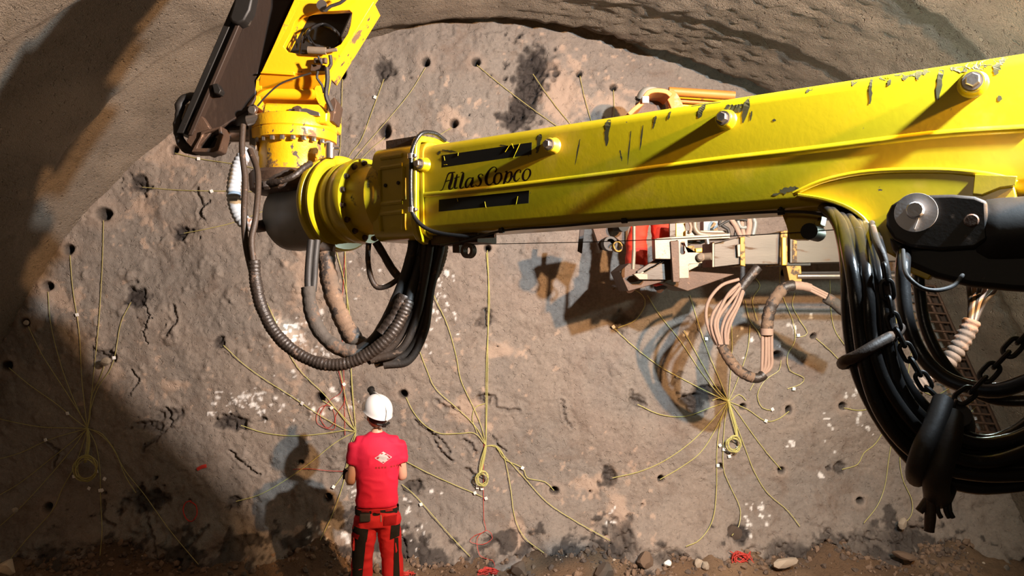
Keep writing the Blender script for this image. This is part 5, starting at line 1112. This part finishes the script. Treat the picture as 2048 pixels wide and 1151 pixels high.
def coil(parent, cx, cy, rx, ry, turns, mat='wire'):
    b_ = NB(); c = FP(cx, cy, .05); rx, ry = rx/S_W, ry/S_W; q = []
    n = turns*22
    for i in range(n+1):
        a = 2*math.pi*i/22; j = 1+.10*math.sin(i*.37)+.07*math.sin(i*.11+1); q.append(c+Vector((rx*j*math.cos(a)+.006*math.sin(i*.2), -.03+.012*math.sin(i*.9), ry*j*math.sin(a)-.01*math.sin(i*.05))))
    tube(b_, q, .0042, 5, sm=False); return obj('wire_coil', b_, M[mat], parent)
def bundle(label, hub, wires, tags=(), mat='wire', tail=None, coil_=None):
    t = thing('detonator_wire_bundle', label, 'wire bundle')
    for w_ in wires: wire(t, w_, mat)
    for a in tags: wtag(t, *a)
    if tail: 
        for dx in (-3, 0, 3, 1): wire(t, [(a+dx*(.4+.6*math.sin(i)), b) for i, (a, b) in enumerate(tail)], mat, .0048, 'wire_strand', .03)
    if coil_: coil(t, *coil_)
    return t
A_ = (175, 856)
bundle('yellow charge wires spreading from the bunch at the far left of the rock face', A_, [
    [(207, 440), (205, 520), (198, 640), (186, 760), A_], [(140, 510), (146, 580), (158, 660), (163, 750), (168, 800), A_], [(96, 583), (102, 650), (122, 730), (148, 800), A_], [(56, 652), (85, 710), (130, 780), (165, 835), A_],
    [(18, 735), (60, 770), (110, 805), (150, 838), A_], [(262, 604), (242, 645), (232, 700), (222, 735), (196, 775), (182, 815), A_], [(212, 722), (200, 755), (184, 790), (180, 830), A_],
    [(-20, 832), (20, 842), (80, 853), (130, 855), A_], [(-20, 922), (40, 905), (100, 878), A_], [(-20, 1000), (40, 965), (100, 918), (150, 878), A_], [(-20, 1068), (40, 1015), (100, 950), (150, 890), (165, 868), A_],
    [(20, 1118), (60, 1070), (105, 1020), (125, 975), (150, 930), (168, 880), A_], [(200, 1110), (204, 1060), (201, 990), (200, 940), (192, 890), A_],
    [(397, 1128), (340, 1060), (290, 990), (250, 940), (222, 890), (195, 865), A_], [(272, 985), (250, 950), (232, 905), (205, 868), A_]],
    [(154, 629), (228, 715), (135, 826), (91, 879), (193, 942), (209, 957), (204, 980), (178, 976), (148, 952), (200, 980)], 'wire_dark', [(175, 856), (177, 880), (174, 905), (170, 925)], (175, 935, 21, 23, 7, 'wire_dark'))
B_ = (712, 862)
bundle('bright yellow charge wires meeting left of the person in the crimson shirt', B_, [
    [(690, 500), (694, 600), (700, 700), (706, 790), B_], [(672, 500), (688, 560), (700, 640), (703, 760), B_], [(526, 590), (550, 640), (570, 690), (600, 740), (650, 790), (690, 840), B_],
    [(447, 690), (490, 730), (540, 765), (580, 790), (640, 830), (690, 858), B_], [(482, 850), (530, 865), (590, 871), (650, 866), (690, 860), B_], [(645, 800), (672, 818), (695, 842), B_],
    [(472, 1002), (520, 988), (570, 960), (620, 925), (670, 885), B_], [(680, 735), (688, 780), (700, 830), B_], [(712, 862), (698, 920), (684, 975), (664, 1030), (640, 1080)], [(712, 862), (700, 890), (690, 940), (668, 974)], [(712, 862), (706, 900), (695, 940)]],
    [(663, 815), (604, 806), (667, 973), (688, 768)], 'wire')
C_ = (972, 890)
bundle('yellow charge wires with a small coil right of the person in the crimson shirt', C_, [
    [(975, 500), (977, 560), (976, 660), (975, 780), C_], [(973, 505), (979, 600), (973, 720), (972, 820), C_], [(858, 566), (872, 600), (895, 650), (912, 710), (922, 760), (945, 810), (962, 850), C_],
    [(833, 685), (852, 735), (870, 775), (905, 808), (935, 835), (958, 862), C_], [(812, 794), (828, 825), (850, 850), (880, 866), (920, 866), (950, 866), C_], [(970, 806), (950, 815), (945, 840), (955, 865)],
    [(974, 891), (990, 890), (1005, 905), (1015, 940), (1022, 980), (1030, 1035), (1050, 1075), (1088, 1105)], [(974, 891), (992, 893), (1012, 915), (1045, 950), (1090, 1000), (1140, 1035), (1220, 1080)],
    [(974, 891), (992, 893), (1010, 918), (1045, 935), (1055, 955), (1090, 963), (1108, 980)], [(808, 920), (850, 942), (900, 965), (945, 984), (965, 993)]],
    [(1045, 935), (950, 985), (964, 976), (972, 996), (955, 974)], 'wire', [(972, 890), (967, 912), (963, 930), (960, 948)], (965, 955, 11, 13, 6))
bundle('single yellow wire running down to the floor right of the person', (0, 0), [[(804, 968), (830, 990), (870, 1035), (905, 1075), (940, 1112)]], [(842, 1008)], 'wire')
D_ = (1457, 802)
bundle('yellow charge wires radiating below the dusty hose loop at right centre', D_, [
    [(1228, 655), (1265, 690), (1320, 732), (1380, 765), (1430, 790), D_], [(1295, 590), (1320, 630), (1360, 680), (1400, 740), (1435, 785), D_], [(1380, 590), (1395, 640), (1415, 700), (1440, 760), D_], [(1368, 660), (1395, 710), (1430, 770), D_],
    [(1463, 640), (1464, 700), (1460, 760), D_], [(1500, 650), (1495, 700), (1475, 760), D_], [(1275, 808), (1320, 828), (1370, 832), (1420, 815), D_], [(1225, 955), (1280, 942), (1330, 920), (1380, 885), (1420, 845), D_],
    [(1320, 958), (1360, 935), (1400, 905), (1430, 860), D_], [(1372, 1092), (1400, 1078), (1425, 1040), (1433, 980), (1434, 900), (1442, 840), D_], [(1464, 1070), (1478, 1050), (1480, 1015), (1462, 975), (1448, 940), (1446, 900), (1450, 840), D_],
    [(1600, 1052), (1575, 1020), (1535, 985), (1510, 945), (1490, 895), (1470, 840), D_], [(1562, 938), (1530, 900), (1500, 860), (1472, 820), D_], [(1578, 822), (1555, 838), (1530, 841), (1495, 818), D_], [(1425, 800), (1440, 795), D_, (1478, 788), (1492, 800)]],
    [(1227, 653), (1440, 890), (1448, 898), (1459, 912), (1464, 905), (1476, 895), (1436, 930), (1532, 841), (1413, 677)], 'wire', [(1457, 802), (1463, 825), (1470, 850), (1474, 872)], (1466, 886, 13, 14, 6))
bundle('thin yellow wire strands curling over the bright rock behind the hose loop', (0, 0), [
    [(1490, 600), (1500, 640), (1520, 670), (1530, 720), (1500, 780)], [(1560, 530), (1562, 580), (1585, 640), (1590, 680), (1575, 710), (1580, 740), (1608, 755), (1600, 768), (1575, 777)], [(1590, 585), (1585, 610), (1600, 640), (1615, 665), (1602, 673), (1590, 672)],
    [(1562, 720), (1558, 740), (1530, 760), (1515, 790), (1525, 815), (1545, 820)], [(1500, 545), (1520, 570), (1505, 600), (1515, 640)]], [(1597, 670), (1588, 777), (1545, 818)], 'wire')
E_ = (1812, 795)
bundle('yellow charge wires showing between the black hoses at the right', E_, [
    [(1632, 676), (1660, 700), (1690, 730), (1740, 765), E_], [(1660, 560), (1662, 620), (1670, 660), (1690, 690)], [(1688, 815), (1720, 820), (1760, 812), E_], [(1684, 938), (1715, 928), (1728, 905), (1752, 885), (1780, 840), E_],
    [(1728, 1045), (1755, 1010), (1770, 970), (1778, 915), (1790, 850), E_], [(1802, 1052), (1822, 1030), (1824, 1000), (1805, 955), (1800, 900), E_], [(1690, 560), (1730, 620), (1775, 700), E_], [(1790, 620), (1800, 700), E_], [(1812, 795), (1850, 820), (1890, 815), (1915, 800)],
    [(1812, 795), (1850, 830), (1865, 855)], [(1812, 795), (1835, 780), (1870, 790), (1900, 775)], [(1812, 795), (1820, 720), (1830, 680)], [(1895, 835), (1925, 815), (1950, 800)], [(1925, 840), (1950, 815), (1962, 800)]],
    [(1933, 818), (1952, 836), (1912, 824)], 'wire')
G_ = (662, 385)
bundle('darker yellow charge wires fanning out behind the upright swivel housing', G_, [
    [(685, 158), (683, 220), (679, 310), G_], [(768, 158), (745, 220), (722, 280), (700, 310), G_], [(851, 135), (820, 185), (775, 240), (715, 310), G_], [(903, 255), (868, 275), (800, 300), G_], [(770, 275), (735, 305), G_],
    [(350, 306), (398, 317), (480, 330), (560, 350), G_], [(285, 374), (360, 380), (455, 382), (560, 384), G_], [(368, 466), (420, 456), (475, 442), (560, 410), G_], [(662, 385), (672, 440), (680, 480)]],
    [(750, 194), (397, 317), (423, 382)], 'wire_dark')
for lab, p_ in (('thin yellow wire slanting from the second hole right of the crown centre', [(954, 130), (1000, 168), (1060, 214), (1130, 262), (1200, 300)]), ('thin yellow wire slanting down from the big black rock patch', [(1066, 148), (1095, 190), (1130, 235), (1180, 290)]),
                ('short yellow wire dropping from the small hole above the boom', [(1160, 152), (1168, 190), (1182, 240), (1200, 290)]), ('vertical yellow wire below the hole left of the platform roof', [(1227, 180), (1228, 215), (1226, 260)]),
                ('loose yellow wire curling under the work platform', [(1236, 655), (1270, 640), (1290, 610), (1285, 590), (1262, 575)])):
    tag(wire(None, p_, 'wire_dark' if 'curl' not in lab else 'wire', name='detonator_wire'), lab, 'wire')
for lab, p_ in (('tangled red wire on the rock face left of the bright yellow wire bunch', [(676, 735), (684, 780), (660, 800), (640, 830), (655, 855), (670, 840), (662, 812), (640, 815), (634, 845), (668, 858), (672, 830), (690, 800), (683, 760)]),
                ('tangled red wire low on the rock face below the small yellow coil', [(968, 880), (967, 960), (968, 1040), (972, 1060), (950, 1070), (940, 1082), (965, 1088), (985, 1075), (975, 1060), (955, 1075), (960, 1110), (985, 1120), (990, 1132)]),
                ('short straight red wire crossing the shadow of the person', [(585, 938), (620, 937), (660, 941), (700, 942)]),
                ('thin red wire running down through the lower end of the middle wires', [(690, 500), (684, 640), (688, 760), (690, 870)])):
    tag(wire(None, p_, 'redwire', .0026, 'red_wire'), lab, 'wire')
def tangle(lab, px, py, Y, rx, rz):
    c = P(px, py, Y); q = []
    for i in range(60): a = i*.9; q.append(c+Vector((rx*math.cos(a)*random.uniform(.5, 1), random.uniform(-.05, .05), rz*abs(math.sin(a*.7))*random.uniform(.4, 1))))
    b_ = NB(); tube(b_, q, .0045, 5, .03); tag(obj('red_wire', b_, M['redwire'], None), lab, 'wire')
tangle('red wire tangle lying on the rubble at right centre', 1482, 1122, 6.95, .11, .10)
tangle('red wire tangle on the rubble left of centre', 975, 1146, 6.85, .11, .05)
tangle('red wire tangle at the foot of the person in the crimson shirt', 810, 1150, 6.8, .10, .04)
# sprayed marks
def mark(lab, pts, r, name='paint_mark'):
    tag(wire(None, pts, 'paint_red', r, name, lift=-.001), lab, 'paint mark')
mark('short red spray dash on the rock face', [(395, 938), (404, 933), (413, 931)], .018)
mark('red spray-painted ring on the rock face', [(380, 1002), (392, 1010), (394, 1028), (384, 1042), (372, 1036), (366, 1018), (372, 1004), (382, 1001)], .006)
# ------------------------------------------------------------------ stones and rubble
def stone_mesh(seed, n=2):
    b_ = NB(); bmesh.ops.create_icosphere(b_, subdivisions=n, radius=1); r_ = random.Random(seed); pl = [(Vector((r_.gauss(0, 1), r_.gauss(0, 1), r_.gauss(0, 1))).normalized(), r_.uniform(.55, .85)) for _ in range(9)]
    for v in b_.verts:
        for nn, d in pl:
            e = v.co.dot(nn)-d
            if e > 0: v.co -= nn*e
    me = bpy.data.meshes.new('stone'); b_.to_mesh(me); b_.free(); return me
SM = [stone_mesh(k) for k in range(8)]
def put_stone(px, py, Y, s, mat, lab=None, sc=(1, 1, 1)):
    p = P(px, py, Y); me = SM[random.randrange(8)].copy(); o = link(me, 'stone', None, M[mat]); me.shade_smooth(); me.set_sharp_from_angle(angle=math.radians(25))
    p.z = max(floor_z(p.x, p.y)+s*.25, p.z) if lab is None else p.z
    o.location = p; o.scale = (s*sc[0], s*sc[1], s*sc[2]); o.rotation_euler = [random.uniform(0, 6) for _ in range(3)] if lab is None else (0, random.uniform(-.3, .3), random.uniform(-.5, .5)); tag(o, lab, 'stone' if lab else None); return o
for a in [(15, 1134, 6.75, .085, 'pale_stone', 'big pale stone at the lower left corner'), (1570, 1124, 6.85, .10, 'pale_stone', 'long pale stone lying on the floor at right centre', (1.3, .7, .45)), (1806, 1046, 7.12, .055, 'pale_stone', 'pale upright chip against the wall foot below the slings', (.8, .6, 1.2)),
          (1810, 1112, 6.9, .10, 'mid_stone', 'flat brown stone on the floor near the right end', (1.4, .8, .4)), (1398, 1126, 6.9, .05, 'pale_stone', 'small pale stone left of a second one on the rubble'), (1412, 1130, 6.85, .045, 'pale_stone', 'small pale stone right of a second one on the rubble'),
          (1335, 1126, 6.9, .04, 'tag', 'tiny white chip on the rubble'), (212, 723, 7.2, .05, 'pale_stone', 'pale chip lodged in a brown hollow of the face at left'), (52, 645, 7.22, .028, 'pale_stone', 'pale plug in a small hole at the far left'), (1290, 1120, 6.95, .09, 'mid_stone', 'muddy brown boulder in the rubble near the middle'),
          (1468, 1064, 7.15, .08, 'dark_stone', 'dark rounded boulder at the wall foot'), (1040, 1138, 6.85, .09, 'mid_stone', 'muddy boulder at the bottom edge right of the person'), (1210, 1146, 6.75, .11, 'mid_stone', 'broad muddy lump at the bottom edge'), (30, 1020, 7.1, .03, 'pale_stone', 'small pale chip on the face near the lower left edge')]:
    put_stone(*a)
b_ = NB()
def bits(n, mat, seed, xs, lo, hi, yspread, name):
    r_ = random.Random(seed); vs, fs = [], []
    bases = [(np.array([v.co for v in m.vertices]), [tuple(p.vertices) for p in m.polygons]) for m in [stone_mesh(90+k, 1) for k in range(6)]]
    for _ in range(n):
        x = r_.uniform(*xs); x = x+.25*math.sin(x*2.3); y = 7.25-abs(r_.gauss(0, yspread)); s = lo*(hi/lo)**(r_.random()**2.2); vb, fb = bases[r_.randrange(6)]
        q = Quaternion([r_.gauss(0, 1) for _ in range(4)]).normalized().to_matrix(); k = len(vs); c = Vector((x, y, floor_z(x, y)+s*.3))
        A = (vb*np.array([1, .8, .65]))@np.array(q)*s+np.array(c); vs += [tuple(v) for v in A]; fs += [tuple(i+k for i in f) for f in fb]
    me = bpy.data.meshes.new(name); me.from_pydata(vs, [], fs); o = link(me, name, None, M[mat]); return o
tag(bits(3200, 'dark_stone', 1, (-4.9, 4.6), .008, .050, .22, 'rubble'), 'dark broken rubble heaped along the foot of the rock face', 'rubble', kind='stuff')
tag(bits(2400, 'mid_stone', 2, (-4.9, 4.7), .008, .055, .30, 'muddy_rubble'), 'muddy brown stones scattered along the wall foot', 'rubble', kind='stuff')
tag(bits(260, 'pale_stone', 3, (-4.9, 4.7), .006, .024, .30, 'pale_gravel'), 'pale chips scattered over the rubble', 'gravel', kind='stuff')
# ------------------------------------------------------------------ unseen blockers added right of the frame to shade the black hoses
cr2 = thing('light_blocker', 'added light blocker beside the right edge, out of the picture', 'machine part')
b_ = NB(); prism(b_, [Vector(p) for p in ((1.50, 1.5, 1.9), (1.50, 1.5, 3.10), (1.72, 1.5, 3.36), (2.20, 1.5, 3.4), (2.7, 1.5, 3.2), (2.7, 1.5, 1.4), (1.9, 1.5, 1.4))], (0, .22, 0)); obj('blocker_plate', b_, M['yellow'], cr2, bev=.01)  # added plate, keeps the warm lamp off the hoses
b_ = NB(); box(b_, (1.62, 1.78, 2.45), WX, (.25, .50, 1.26)); obj('blocker_box', b_, M['black'], cr2, bev=.01)  # added box, keeps the cool lamp off the hoses
b_ = NB(); cyl(b_, (1.9, 1.3, 2.5), (1.9, 1.95, 2.5), .16, 28); obj('pivot', b_, M['black'], cr2)  # unseen cylinder, made up along with the blocker
